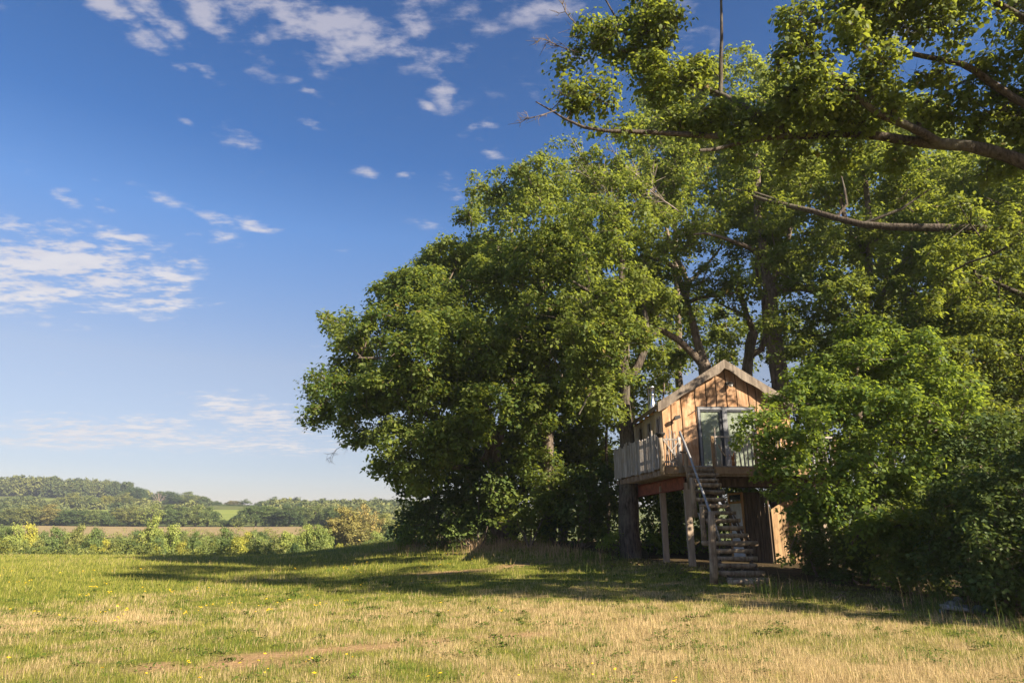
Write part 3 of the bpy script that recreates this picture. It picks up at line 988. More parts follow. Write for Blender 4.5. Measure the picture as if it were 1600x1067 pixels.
Y = 31.0
b = stand(1222, Y)
make_tree('oak_tree', 'thick pale-barked oak rising behind the right slope of the treehouse roof', 'tree', b,
    [([b]+PT(Y, [(1222, 700), (1220, 600), (1212, 545), (1206, 490), (1202, 455)]), 0.46, 0.36)],
    [(PT(Y, [(1202, 455), (1250, 449, -1), (1300, 455, -1.5), (1325, 485, -2)]), .22, .10),
     (PT(Y, [(1203, 455), (1190, 400), (1185, 330), (1180, 260), (1175, 180)]), .24, .06),
     (PT(Y, [(1190, 400), (1165, 385, -1), (1120, 365, -2), (1085, 365, -2.5)]), .13, .04),
     (PT(Y, [(1206, 490), (1235, 500), (1255, 485, -.5), (1270, 470)]), .10, .04),
     (PT(Y, [(1202, 455), (1225, 400, 1), (1240, 330, 1), (1260, 250)]), .18, .05)],
    PB(Y, [(1185, 280, 50, 0), (1235, 290, 52, -1), (1250, 370, 50, -1), (1200, 380, 44, -2), (1270, 450, 42, -2), (1290, 300, 50, 1), (1240, 510, 40, -2.5),
           (1290, 520, 46, -2), (1220, 220, 48, 0), (1280, 220, 50, 1), (1255, 570, 38, -3), (1180, 180, 40, 1), (1300, 390, 44, -1), (1230, 150, 44, 1)], 6),
    16, GW, dens=4.2, cr=0.45, nper=56, L=0.16, W=0.10, bare=.06)

# --- the wood going on to the right
Y = 29.0
b = stand(1355, Y)
make_tree('oak_tree', 'upright ivy-hung oak with a dark stem, right of the thick pale trunk', 'tree', b,
    [([b]+PT(Y, [(1352, 700), (1345, 600), (1350, 500), (1358, 420), (1358, 340), (1350, 260)]), 0.34, 0.10)],
    [(PT(Y, [(1345, 600), (1365, 465, -1), (1405, 420, -1), (1440, 378, -1.5)]), .17, .06), (PT(Y, [(1400, 425, -1), (1430, 410, -1.5), (1455, 400, -2)]), .09, .03),
     (PT(Y, [(1356, 400), (1325, 350), (1315, 310), (1300, 260)]), .14, .05), (PT(Y, [(1355, 380), (1400, 330, 1), (1430, 280, 1)]), .13, .04)],
    PB(Y, [(1330, 300, 52, 0), (1380, 280, 56, 0), (1340, 380, 50, -2), (1400, 370, 52, -1), (1430, 440, 50, -2.5), (1370, 470, 46, -1), (1320, 470, 42, -2),
           (1350, 550, 50, -2.5), (1410, 540, 54, -3), (1440, 300, 54, 1), (1340, 220, 50, 1), (1410, 210, 50, 1), (1310, 600, 42, -3), (1460, 500, 46, 0)], 7),
    17, GW, dens=4.4, cr=0.45, nper=56, L=0.16, W=0.10, bare=.04)

Y = 26.0
b = stand(1500, Y)
make_tree('oak_tree', 'leafy tree filling the wood below the right-hand end of the lichen-spotted bough', 'tree', b,
    [([b]+PT(Y, [(1498, 700), (1490, 600), (1485, 480), (1490, 380)]), 0.30, 0.10)],
    [(PT(Y, [(1490, 580), (1450, 500), (1420, 450)]), .13, .04), (PT(Y, [(1487, 500), (1530, 430), (1560, 360)]), .13, .04)],
    PB(Y, [(1480, 380, 52, 0), (1530, 340, 54, 0), (1560, 420, 54, -1), (1500, 450, 54, -2), (1450, 520, 50, -2), (1520, 540, 56, -2.5), (1580, 520, 54, -1),
           (1470, 610, 50, -3), (1550, 620, 54, -2.5), (1600, 330, 56, 1), (1490, 290, 48, 1), (1560, 280, 50, 1), (1420, 590, 46, -2), (1640, 440, 60, 0), (1620, 600, 60, -1)], 8),
    18, GW, dens=4.4, cr=0.45, nper=54, L=0.16, W=0.10, bare=.04)

# --- nearer tree on the right edge with the long bare bough
Y = 22.5
b = stand(1665, Y)
make_tree('oak_tree', 'deep green tree at the right edge with one long lichen-spotted bough', 'tree', b,
    [([b]+PT(Y, [(1662, 760), (1652, 600), (1645, 480), (1640, 400), (1650, 330), (1670, 200), (1680, 60)]), 0.36, 0.14)],
    [(PT(Y, [(1640, 375), (1590, 362), (1540, 356), (1470, 353, .3), (1400, 356, .6), (1350, 350, .9), (1310, 346, 1.2), (1270, 332, 1.5), (1235, 326, 1.8), (1200, 322, 2), (1170, 310, 2.2), (1150, 296, 2.4)]), .20, .055),
     (PT(Y, [(1235, 326, 1.8), (1205, 300, 2), (1150, 300, 2.2)]), .06, .02),
     (PT(Y, [(1365, 350, .8), (1410, 320, .4), (1450, 297, .2)]), .075, .03),
     (PT(Y, [(1325, 345, 1.1), (1322, 300, 1.3), (1318, 265, 1.6)]), .07, .02),
     (PT(Y, [(1645, 480), (1590, 470), (1550, 440), (1520, 430)]), .12, .04)],
    PB(Y, [(1560, 520, 46, 0), (1510, 560, 40, -.5), (1585, 600, 48, -.5), (1530, 470, 34, 0), (1600, 430, 46, .5), (1580, 680, 46, -1), (1520, 640, 36, -1), (1640, 520, 54, 0),
           (1660, 640, 54, 0), (1500, 400, 24, -.5), (1478, 435, 20, -.6), (1545, 385, 18, -4), (1580, 360, 18, -4), (1600, 405, 18, -4), (1560, 330, 16, -4), (1620, 370, 22, -4), (1520, 360, 26, 0), (1460, 470, 18, -.8), (1440, 333, 12, -3), (1475, 388, 14, -3), (1503, 322, 13, -3.2), (1455, 398, 13, -3), (1425, 375, 12, -2.8), (1490, 318, 14, -3.2), (1680, 420, 60, 1), (1460, 330, 12, .3), (1220, 318, 14, 1.8), (1165, 305, 14, 2.2), (1445, 297, 14, .2)], 9, squash=.9),  # small nearer lumps added to dapple the cabin front with shade
    19, GW, dens=4.6, cr=0.34, nper=60, L=0.12, W=0.078, leaf='oak_leaf', bark='oak_bark', bare=.06, rest=PB(Y, [(1690, -60, 80, -2), (1620, -90, 70, -2.5), (1700, 60, 80, -1), (1740, 200, 80, 0), (1640, 20, 50, -1)], 91))  # unseen top lumps added to shade the field

# --- low spreading maple between the treehouse and the hedge
Y = 20.2
b = stand(1352, Y)
make_tree('maple_tree', 'low-spreading bright green maple that hides the right half of the treehouse', 'tree', b,
    [([b]+PT(Y, [(1358, 860), (1352, 780), (1345, 700), (1340, 630), (1335, 580)]), 0.24, 0.08)],
    [(PT(Y, [(1352, 760), (1300, 735, -.8), (1240, 715, -1.2), (1190, 690, -1.4)]), .08, .025), (PT(Y, [(1350, 740), (1400, 690, -1), (1450, 660, -1.5)]), .08, .03),
     (PT(Y, [(1345, 690), (1290, 640, -.5), (1240, 620, -.8)]), .07, .02), (PT(Y, [(1354, 790), (1310, 800, -1.2), (1270, 810, -1.6)]), .06, .02), (PT(Y, [(1353, 780), (1420, 760, -1.5), (1480, 750, -2)]), .06, .02)],
    PB(Y, [(1190, 668, 32, -1.4), (1172, 695, 26, -1.7), (1240, 640, 40, -.6), (1225, 700, 42, -1.6), (1215, 745, 36, -1.8), (1290, 690, 50, -1.8), (1270, 760, 48, -2.2), (1300, 620, 50, -.3),
           (1350, 640, 52, -1.2), (1360, 720, 58, -2.4), (1330, 800, 54, -2.6), (1270, 820, 40, -2.2), (1420, 660, 52, -1.4), (1430, 740, 56, -2.4), (1400, 810, 52, -2.6), (1340, 570, 44, 0), (1290, 590, 34, .2),
           (1480, 700, 48, -1.6), (1370, 530, 38, .4), (1430, 560, 42, -.4), (1480, 620, 44, -1), (1330, 522, 28, .6), (1285, 700, 34, -1.2), (1312, 690, 32, -1.0), (1300, 720, 30, -1.4), (1255, 870, 30, -1.8), (1250, 590, 24, .3), (1390, 590, 44, .2), (1470, 780, 44, -2.2)], 10, squash=.85),
    20, None, boss=.38, dens=5.2, cr=0.31, nper=58, L=0.108, W=0.08, leaf='maple_leaf', bare=.03, zmin=0.9)

# --- the near oak whose boughs come in from the right above
Y = 13.2
b = np.array((16.2, 9.6, H(16.2, 9.6)-0.15))
make_tree('oak_tree', 'near oak standing off to the right whose long boughs reach across the upper right sky', 'tree', b,
    [([b, b+np.array((.05, 0, 2.5)), b+np.array((.1, .1, 4.5)), b+np.array((.0, .1, 6.6)), b+np.array((-.15, .2, 9.0)), b+np.array((-.6, .4, 11.2)), b+np.array((-1.6, .8, 13.6)), b+np.array((-3, 1.6, 15.6))], 0.55, 0.13)],
    [([b+np.array((0, .1, 6.2))]+PT(Y, [(1700, 292, -.8), (1600, 252), (1540, 238), (1470, 226), (1400, 222), (1340, 214), (1290, 212), (1240, 214), (1200, 212), (1140, 226, -.2), (1085, 236, -.3)]), .24, .03),
     (PT(Y, [(1200, 212), (1120, 214, .2), (1050, 206, .4), (985, 200, .5), (940, 212, .6), (915, 205, .6), (895, 182, .7), (868, 172, .8), (838, 160, .9)]), .085, .014),
     ([b+np.array((-.1, .1, 8.2))]+PT(Y, [(1700, 215, -1.0), (1600, 152, -.4), (1560, 132, -.4), (1500, 105, -.5), (1440, 90, -.6), (1380, 70, -.6)]), .18, .04),
     (PT(Y, [(1470, 222), (1420, 198, -.5), (1375, 180, -.8), (1330, 150, -1), (1290, 120, -1.2), (1250, 60, -1.2)]), .11, .03),
     (PT(Y, [(1240, 214), (1180, 170, .4), (1135, 142, .6), (1090, 135, .8), (1050, 112, .9), (1010, 84, 1), (960, 82, 1.1), (925, 78, 1.2)]), .10, .02),
     (PT(Y, [(1135, 142, .6), (1122, 120, .5), (1135, 60, .4), (1130, 25, .3), (1124, -10, .3)]), .055, .025),
     (PT(Y, [(1440, 225), (1430, 205, .2), (1440, 160, .3), (1500, 130, .5), (1540, 122, .6)]), .06, .02),
     (PT(Y, [(1010, 84, 1), (960, 20, 1), (930, -20, 1)]), .04, .015),
     ([b+np.array((-.15, .1, 9.2))]+PT(Y, [(1760, 120, -1.4), (1640, 40, -1), (1560, 5, -1), (1500, -40, -1)]), .16, .05),
     ([b+np.array((0, .1, 4)), b+np.array((-.6, 1.8, 5.6)), b+np.array((-1.4, 3.3, 7.2))], .14, .06),
     ([b+np.array((-.4, .3, 10)), b+np.array((-2.8, .4, 12)), b+np.array((-6, .8, 14.2))], .17, .05), ([b+np.array((-.8, .5, 12)), b+np.array((-3, 2, 14.6)), b+np.array((-5.2, 2.6, 15.6))], .15, .05),
     ([b+np.array((-.1, .1, 8)), b+np.array((1.0, -1.2, 9)), b+np.array((2.2, -2.4, 9.2))], .16, .06)],
    PB(Y, [(885, 100, 24, 1), (940, 170, 30, .8), (985, 190, 30, .6), (902, 165, 26, .8), (1040, 172, 32, .4), (1090, 190, 30, .2), (1050, 130, 32, .7), (1020, 150, 28, .6), (1090, 120, 26, .7), (1150, 175, 30, .2), (1020, 70, 30, 1), (920, 60, 32, 1), (970, 60, 34, 1), (1010, 110, 30, .8), (950, 120, 24, 1), (900, 140, 26, .9), (1030, 40, 34, .8), (1000, 20, 30, 1),
           (890, 180, 22, .7), (930, 185, 26, .6), (980, 180, 30, .5), (1040, 190, 32, .3), (1090, 185, 32, .3), (1010, 150, 24, .6), (1130, 200, 28, 0), (1180, 190, 30, 0), (1160, 225, 22, 0),
           (1230, 170, 38, -.2), (1280, 140, 42, -.8), (1250, 100, 36, -1), (1330, 110, 46, -.8), (1300, 60, 44, -1), (1250, 40, 36, -1), (1300, 185, 34, -.4), (1360, 160, 40, -.6), (1390, 100, 48, -.6),
           (1370, 40, 48, -.8), (1430, 140, 42, 0), (1450, 60, 50, -.6), (1490, 100, 40, 0), (1510, 30, 50, -.8), (1550, 80, 42, -.2), (1590, 40, 48, -.6), (1580, 170, 36, .4), (1480, 185, 34, .2),
           (1540, 200, 24, .3), (1600, 110, 40, 0), (1240, 245, 24, .2), (1320, 240, 22, .2), (1560, 265, 22, .4), (1400, 245, 18, .1), (1440, 10, 44, -1), (1330, 5, 40, -1), (1600, 210, 34, .3)], 11, squash=1.1),
    21, None, boss=.39, dens=6.2, cr=0.30, nper=46, L=0.105, W=0.068, leaf='oak_leaf', bark='oak_bark', six=True, bare=.12, twigs=2, twig_len=.42, tip=0.008, step=.45, jit=.05,  # unseen crown lumps below are shaped to throw shadows on field and boughs
    rest=[(b+np.array(c), r) for c, r in [((-.6, -1.2, 5.0), (1.9, 1.7, 1.3)), ((.2, -1.6, 7.0), (2.2, 1.7, 1.4)), ((1.6, -.6, 5.6), (2.0, 1.8, 1.4)), ((-1.0, -.8, 8.4), (1.7, 1.5, 1.2)), ((.4, 1.6, 4.4), (1.6, 1.6, 1.1)),
        ((-1.4, 3.6, 7.5), (1.2, 1.1, 1.0)), ((-2, -1.9, 11.5), (1.8, 1.6, 1.2)), ((0, -2.2, 10.6), (1.8, 1.6, 1.2)), ((-3.6, -1.2, 13), (1.8, 1.6, 1.2)), ((-2.6, 3.0, 8.6), (1.1, 1.1, .9)), ((-3.9, .6, 11.4), (1.8, 1.6, 1.3)), ((-5.2, .9, 15.2), (1.9, 1.7, 1.4)), ((-2.7, -.6, 11.5), (1.9, 1.7, 1.4)), ((-5.7, 2.4, 16), (1.9, 1.7, 1.3)), ((-3.7, 2.4, 16.6), (2.1, 1.8, 1.4)),
        ((-7.2, 1.6, 16.6), (1.8, 1.6, 1.2)), ((-8.6, 3.0, 17), (1.7, 1.6, 1.2)), ((-2.4, 3.4, 15), (2.0, 1.8, 1.4)), ((-1.7, .9, 13.5), (1.9, 1.7, 1.4)), ((-6.4, 3.4, 18), (2, 1.8, 1.3)), ((-6.7, 5.1, 20), (1.9, 1.8, 1.3)), ((-5, 4.6, 19.4), (1.9, 1.7, 1.3)),
        ((-8.3, 5.2, 19.6), (1.7, 1.6, 1.1)), ((-3.5, 4.6, 18.6), (1.9, 1.7, 1.3)), ((-4.2, 3.7, 18), (2.1, 1.8, 1.3))]])
# ------------------------------------------------------------------ the treehouse
def streaked(m_, dark, amt=.5):
    # weather streaks running down the boards, knots and greying
    nt = m_.node_tree; q2 = NT(nt)
    bs = [n_ for n_ in nt.nodes if n_.type == 'BSDF_PRINCIPLED'][0]
    src = bs.inputs['Base Color'].links[0].from_socket
    tc2 = q2.n('ShaderNodeTexCoord')
    mp3 = q2.n('ShaderNodeMapping'); mp3.inputs['Scale'].default_value = (1, 1, .10); q2.l(tc2.outputs['Object'], mp3.inputs[0])
    a_ = q2.noise(mp3.outputs[0], 6.5, 6, .7); b2 = q2.noise(tc2.outputs['Object'], 1.1, 4, .6)
    vo = q2.n('ShaderNodeTexVoronoi'); vo.inputs['Scale'].default_value = 3.2; q2.l(tc2.outputs['Object'], vo.inputs['Vector'])
    kn = q2.mapr(vo.outputs['Distance'], .035, .09, .75, 0)
    f_ = q2.m('MULTIPLY', q2.mapr(q2.m('ADD', a_, q2.m('MULTIPLY', b2, .5)), .70, .92), amt)
    q2.l(q2.mix(q2.m('MAXIMUM', f_, kn), src, dark), bs.inputs['Base Color'])
M['plank'] = wood_mat('fresh_plank', (0.33, 0.175, 0.085), (0.54, 0.34, 0.20), 9, (0.28, 0.135, 0.055), 0.4, 0.30, 0.7)
streaked(M['plank'], (0.17, 0.115, 0.07), .75)
M['grey_plank'] = wood_mat('weathered_plank', (0.20, 0.18, 0.165), (0.39, 0.36, 0.34), 14, (0.26, 0.20, 0.14), 0.5, 0.5, 0.9)
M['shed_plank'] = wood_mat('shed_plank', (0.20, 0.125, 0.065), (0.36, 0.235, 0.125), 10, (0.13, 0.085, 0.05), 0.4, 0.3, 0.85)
M['side_plank'] = wood_mat('side_plank', (0.28, 0.22, 0.16), (0.48, 0.40, 0.30), 12, (0.30, 0.19, 0.10), 0.4, 0.5, 0.9)
M['roof_wood'] = wood_mat('roof_wood', (0.13, 0.105, 0.085), (0.27, 0.225, 0.18), 10, (0.10, 0.078, 0.06), 0.5, 0.2, 0.9)
M['soffit'] = wood_mat('soffit_wood', (0.34, 0.20, 0.09), (0.48, 0.30, 0.14), 9, None, 0.3, 0.2)
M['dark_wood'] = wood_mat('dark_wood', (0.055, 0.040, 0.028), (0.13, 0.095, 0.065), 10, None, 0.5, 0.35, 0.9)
M['beam_wood'] = wood_mat('beam_wood', (0.20, 0.13, 0.075), (0.33, 0.22, 0.12), 8, (0.14, 0.09, 0.055), 0.4, 0.25, 0.85)
M['log'] = wood_mat('peeled_log', (0.17, 0.125, 0.085), (0.38, 0.30, 0.21), 11, (0.11, 0.075, 0.05), 0.6, 0.4, 0.9)
M['post'] = wood_mat('square_post', (0.24, 0.18, 0.13), (0.36, 0.29, 0.22), 10, None, 0.4, 0.2, 0.85)
M['red_steel'] = plain_mat('red_oxide_steel', (0.19, 0.055, 0.030), 0.75, var=0.3, scale=5)
M['black'] = plain_mat('black_gap', (0.018, 0.015, 0.013), 0.9)
M['alu'] = plain_mat('grey_frame', (0.19, 0.195, 0.21), 0.45, var=0.15, scale=8)
M['dark_frame'] = plain_mat('dark_frame', (0.035, 0.038, 0.045), 0.4)
M['steel'] = plain_mat('stainless_pipe', (0.62, 0.62, 0.63), 0.22, 1.0)
M['galv'] = plain_mat('galvanised_tube', (0.27, 0.275, 0.29), 0.5, 0.35, 0.15, 30)
M['blind'] = plain_mat('pale_blind', (0.40, 0.42, 0.35), 0.85, var=0.08, scale=6)
M['dark_glass'] = plain_mat('dark_window', (0.012, 0.016, 0.020), 0.08)
M['bulb'] = plain_mat('white_globe', (0.75, 0.74, 0.70), 0.25)
M['iron'] = plain_mat('black_iron', (0.03, 0.028, 0.026), 0.5)
M['stone'] = plain_mat('grey_stone', (0.15, 0.15, 0.15), 0.95, var=0.5, scale=7)
M['cloth'] = plain_mat('pale_sheet', (0.50, 0.54, 0.60), 0.7, var=0.15, scale=5)
M['ochre'] = plain_mat('ochre_pot', (0.45, 0.20, 0.07), 0.7, var=0.2)
m, q, out = new_mat('pane')
fr = q.n('ShaderNodeLayerWeight'); fr.inputs['Blend'].default_value = 0.5
tr = q.n('ShaderNodeBsdfTransparent'); tr.inputs['Color'].default_value = (0.95, 0.97, 0.96, 1)
gl = q.n('ShaderNodeBsdfGlossy'); gl.inputs['Roughness'].default_value = 0.02
mx = q.n('ShaderNodeMixShader')
q.l(q.m('ADD', 0.10, q.m('MULTIPLY', q.m('POWER', fr.outputs['Facing'], 4.0), 0.6)), mx.inputs[0]); q.l(tr.outputs[0], mx.inputs[1]); q.l(gl.outputs[0], mx.inputs[2]); q.l(mx.outputs[0], out.inputs['Surface'])
M['pane'] = m

BK = np.array((-0.0558, 0.9984, 0.0)); RT = np.array((0.9984, 0.0558, 0.0)); UP = np.array((0, 0, 1.0))
FY = 24.6
ZD = zat(727, 23.4)                        # top of the deck
FO = np.array((Xat(1037, FY, 690), FY, ZD))     # front left corner of the cabin at deck level

def on_plane(px, py, o, n):
    g = P(px, py, 1.0)-np.array((0, 0, EYE))
    e = np.array((0, 0, EYE))
    Y = np.dot(o-e, n)/np.dot(g, n)
    return e+g*Y
def fac(px, py, out_=0.0):
    p = on_plane(px, py, FO-BK*out_, BK)
    return np.dot(p-FO, RT), p[2]
def sid(px, py):
    p = on_plane(px, py, FO, RT)
    return np.dot(p-FO, BK), p[2]

W2 = fac(1138, 690)[0]                      # half the width of the cabin
ZE = fac(1043, 636)[1]                      # wall height at the corner
ZA = fac(1138, 572)[1]                      # wall height at the gable
DEP = 4.7
tr_root = (FO+RT*W2)
T_ = empty('treehouse', tr_root, 'wooden treehouse cabin with orange plank gable, raised among the oaks on a trunk and posts', 'treehouse')
o_ = tuple(tr_root)
def fp(s, z, d=0.0):
    """a point of the front wall: s along it, z height, d in front of it"""
    p = FO+RT*s-BK*d
    return np.array((p[0], p[1], z))
def roofz(s):
    return ZA-(ZA-ZE)*abs(s-W2)/W2

body = MB()
body.prism([fp(0.03, ZD), fp(2*W2-.03, ZD), fp(2*W2-.03, ZE-.02), fp(W2, ZA-.02), fp(0.03, ZE-.02)], BK*DEP)
body.build('wall_core', M['black'], T_, o_)

fw = MB()
fwall = empty('front_wall', (0, 0, 0)); fwall.parent = T_
sg_l = fac(1093, 690)[0]; sg_r = fac(1182, 690)[0]; zdt = fac(1137, 637)[1]
edges_px = [1037, 1048, 1064.5, 1087, 1104, 1121, 1136, 1152, 1170, 1182, 1196, 1212, 1226, 1240]
r_ = np.random.default_rng(5)
es = [fac(p, 640)[0] for p in edges_px]
es[0] = 0.0; es[-1] = 2*W2; 
es = [e for e in es if e <= 2*W2]
if es[-1] < 2*W2-.05: es.append(2*W2)
wav = []
for i, s in enumerate(es):
    inner = 0 < i < len(es)-1
    wav.append(lambda z, s=s, a=r_.uniform(.008, .022)*inner, f=r_.uniform(1.6, 3.2), ph=r_.uniform(0, 6): s+a*math.sin(z*f+ph)+a*.6*math.sin(z*f*2.7+ph*2))
def front_plank(i, z0, part=None, s_max=None, s_min=None):
    A, B = wav[i], wav[i+1]
    gp = 0.020
    N = 9
    lo, hi = [], []
    def L_(z):
        v = A(z)+gp*(i > 0)
        return max(v, s_min) if s_min is not None else v
    def R_(z):
        v = B(z)-gp*(i < len(es)-2)
        return min(v, s_max) if s_max is not None else v
    zl, zr = roofz(L_(ZE))-.01, roofz(R_(ZE))-.01
    left = [fp(L_(z), z, 0.0) for z in np.linspace(z0, zl, N)]
    right = [fp(R_(z), z, 0.0) for z in np.linspace(z0, zr, N)]
    poly = left+([fp(W2, ZA-.01)] if L_(ZE) < W2 < R_(ZE) else [])+right[::-1]
    mb = MB().prism(poly[::-1], -BK*(0.035+0.012*r_.random()))
    mb.build('plank', M['plank'], fwall, o_)
for i in range(len(es)-1):
    l, rr = es[i], es[i+1]
    if rr <= sg_l+.02 or l >= sg_r-.02:
        front_plank(i, ZD+.01)
    elif l < sg_l:                      # board that the door cuts
        front_plank(i, zdt+.03)
        front_plank(i, ZD+.01, s_max=sg_l-.01)
    elif rr > sg_r:
        front_plank(i, zdt+.03)
        front_plank(i, ZD+.01, s_min=sg_r+.01)
    else:
        front_plank(i, zdt+.03)

# glazed sliding door
door = empty('sliding_door', (0, 0, 0)); door.parent = T_
door['label'] = 'grey framed sliding glass door with pale blinds'
fr_ = MB()
def bar(mb, s0, s1, z0, z1, d0, d1):
    mb.box((fp((s0+s1)/2, (z0+z1)/2, (d0+d1)/2)), (RT, BK, UP), ((s1-s0)/2, (d1-d0)/2, (z1-z0)/2)); return mb
sm0, sm1 = fac(1131, 690)[0], fac(1138.5, 690)[0]
sd0 = fac(1126.5, 690)[0]
fwid = .075
bar(fr_, sg_l, sg_r, zdt-.09, zdt, .0, .075)
bar(fr_, sg_l, sg_l+fwid, ZD+.01, zdt-.09, .0, .07)
bar(fr_, sg_r-fwid, sg_r, ZD+.01, zdt-.09, .0, .07)
bar(fr_, sm0, sm1, ZD+.05, zdt-.09, .002, .085)
bar(fr_, sg_l+fwid, sg_r-fwid, ZD+.01, ZD+.05, .0, .07)
fr_.build('frame', M['alu'], door, o_)
dk = MB()
bar(dk, sg_l-.03, sg_r+.03, zdt+.001, zdt+.028, .0, .06)
bar(dk, sg_l-.03, sg_l-.001, ZD+.01, zdt, .0, .05)
bar(dk, sg_r+.001, sg_r+.03, ZD+.01, zdt, .0, .05)
bar(dk, sd0, sm0-.002, ZD+.05, zdt-.09, .002, .05)
bar(dk, sg_l+fwid+.001, sd0-.001, zdt-.16, zdt-.091, .002, .05)
bar(dk, sm1+.001, sg_r-fwid-.001, zdt-.16, zdt-.091, .002, .05)
bar(dk, sg_l+fwid+.001, sg_l+fwid+.03, ZD+.05, zdt-.161, .002, .045)
dk.build('dark_frame', M['dark_frame'], door, o_)
for a, b in ((sg_l+fwid+.03, sd0), (sm1, sg_r-fwid)):
    mb = MB(); bar(mb, a+.002, b-.002, ZD+.052, zdt-.162, .030, .036)
    pn = mb.build('pane', M['pane'], door, o_)
    bl = MB()
    n = 14
    xs = np.linspace(a+.004, b-.004, n)
    for x0, x1, k in zip(xs[:-1], xs[1:], range(n)):
        d0, d1 = (.012+.004*math.sin(k*1.3)), (.012+.004*math.sin((k+1)*1.3))
        bl.add([fp(x0, ZD+.054, d0), fp(x1, ZD+.054, d1), fp(x1, zdt-.165, d1), fp(x0, zdt-.165, d0)], [(0, 1, 2, 3)])
    bl.build('blind', M['blind'], door, o_)

# left side wall: grey boards and three narrow windows
swall = empty('side_wall', (0, 0, 0)); swall.parent = T_
def sp(t_, z, d=0.0):
    p = FO+BK*t_-RT*d
    return np.array((p[0], p[1], z))
wins = []
for pxa, pxb, pyt in ((1027.6, 1033.2, 652), (1013.6, 1017.8, 661), (1001, 1004.6, 669)):
    ta, zt = sid(pxb, pyt); tb, _ = sid(pxa, pyt)
    wins.append((max(ta, .3), tb, zt, ZD+.75))
tt = 0.012
k = 0
while tt < DEP-.1:
    w = r_.uniform(.13, .21)
    t1 = min(tt+w, DEP)
    segs = [(ZD+.01, ZE-.03)]
    for (a, b, zt, zb) in wins:
        if t1 > a and tt < b:
            segs = [(ZD+.01, zb-.03), (zt+.03, ZE-.03)]
    for z0, z1 in segs:
        MB().prism([sp(tt, z0), sp(t1-.012, z0), sp(t1-.012+r_.uniform(-.006, .004), z1), sp(tt, z1)], -RT*(.03+.015*r_.random())).build('plank', M['side_plank'], swall, o_)
    tt = t1
for (a, b, zt, zb) in wins:
    f_ = MB()
    for q0, q1, z0, z1 in ((a-.05, a-.005, zb-.06, zt+.06), (b+.005, b+.05, zb-.06, zt+.06), (a-.004, b+.004, zt+.01, zt+.06), (a-.004, b+.004, zb-.06, zb-.01)):
        f_.box(sp((q0+q1)/2, (z0+z1)/2, .035), (BK, RT, UP), ((q1-q0)/2, .028, (z1-z0)/2))
    wf = f_.build('window', M['grey_plank'], swall, o_)
    MB().box(sp((a+b)/2, (zt+zb)/2, .012), (BK, RT, UP), ((b-a)/2, .006, (zt-zb)/2)).build('pane', M['dark_glass'], T_, o_)

# roof
OHF, OHB, OHS = 0.30, 0.45, 0.30
ap = fac(1139.5, 561.5, OHF)                 # ridge, seen at the front of the overhang
sl = fac(1028, 628.5, OHF)
slope = (ap[1]-sl[1])/(W2-sl[0])
ZR = ap[1]
roof = empty('roof', (0, 0, 0)); roof.parent = T_
for sgn in (-1, 1):
    sb = -OHS if sgn < 0 else 2*W2+OHS
    sb = sl[0] if sgn < 0 else 2*W2-sl[0]
    ze = ZR-slope*abs(sb-W2)
    nb = 9                                   # long boards laid from eave to ridge
    for i in range(nb):
        f0, f1 = i/nb, (i+1)/nb
        s0, s1 = sb+(W2-sb)*f0, sb+(W2-sb)*f1
        z0, z1 = ze+(ZR-ze)*f0, ze+(ZR-ze)*f1
        lift = np.array((0, 0, .018*(i % 2)))
        pl = [fp(s0, z0-.10, OHF-.06)+lift, fp(s1, z1-.10, OHF-.06)+lift, fp(s1, z1-.055, OHF-.06)+lift, fp(s0, z0-.055, OHF-.06)+lift]
        MB().prism(pl if sgn < 0 else pl[::-1], BK*(DEP+OHF+OHB-.06)).build('roof_board', M['roof_wood'], roof, o_)
    # boarded soffit under the slope
    pl = [fp(sb*1.0, ze-.145, OHF-.07), fp(W2, ZR-.145, OHF-.07), fp(W2, ZR-.105, OHF-.07), fp(sb, ze-.105, OHF-.07)]
    MB().prism(pl if sgn < 0 else pl[::-1], BK*(DEP+OHF+OHB-.09)).build('soffit', M['soffit'], roof, o_)
    # waney-edged barge board
    n = 14
    qs = np.linspace(0, 1, n)
    top = [fp(sb+(W2-sb)*q_, ze+(ZR-ze)*q_+.0, OHF) for q_ in qs]
    hb = .35
    bot = [fp(sb+(W2-sb)*q_, ze+(ZR-ze)*q_-hb-.022*math.sin(q_*17+sgn)+.015*r_.normal(), OHF) for q_ in qs]
    MB().prism((top+bot[::-1]) if sgn > 0 else (top+bot[::-1])[::-1], BK*.05).build('barge_board', M['roof_wood'], roof, o_)
    # eave fascia
    c = fp(sb, ze-.11, OHF-.07)
    MB().prism([c+np.array((0, 0, -.09)), c+np.array((0, 0, .07)), c+np.array((0, 0, .07))-RT*.03*(-sgn)*-1, c+np.array((0, 0, -.09))-RT*.03*(-sgn)*-1], BK*(DEP+OHF+OHB-.1)).build('fascia', M['roof_wood'], roof, o_)
    for j in range(6):                      # rafter tails under the eave
        d = 0.15+j*(DEP-.3)/5
        a_ = fp(sb+.03*(-sgn)*-1*0, ze-.20, -d); b_ = fp(W2-(W2-(0 if sgn < 0 else 2*W2))*1.0, ZE-.06, -d)
        MB().beam(a_+RT*(.05 if sgn < 0 else -.05), b_, .07, .10).build('rafter', M['soffit'], roof, o_)

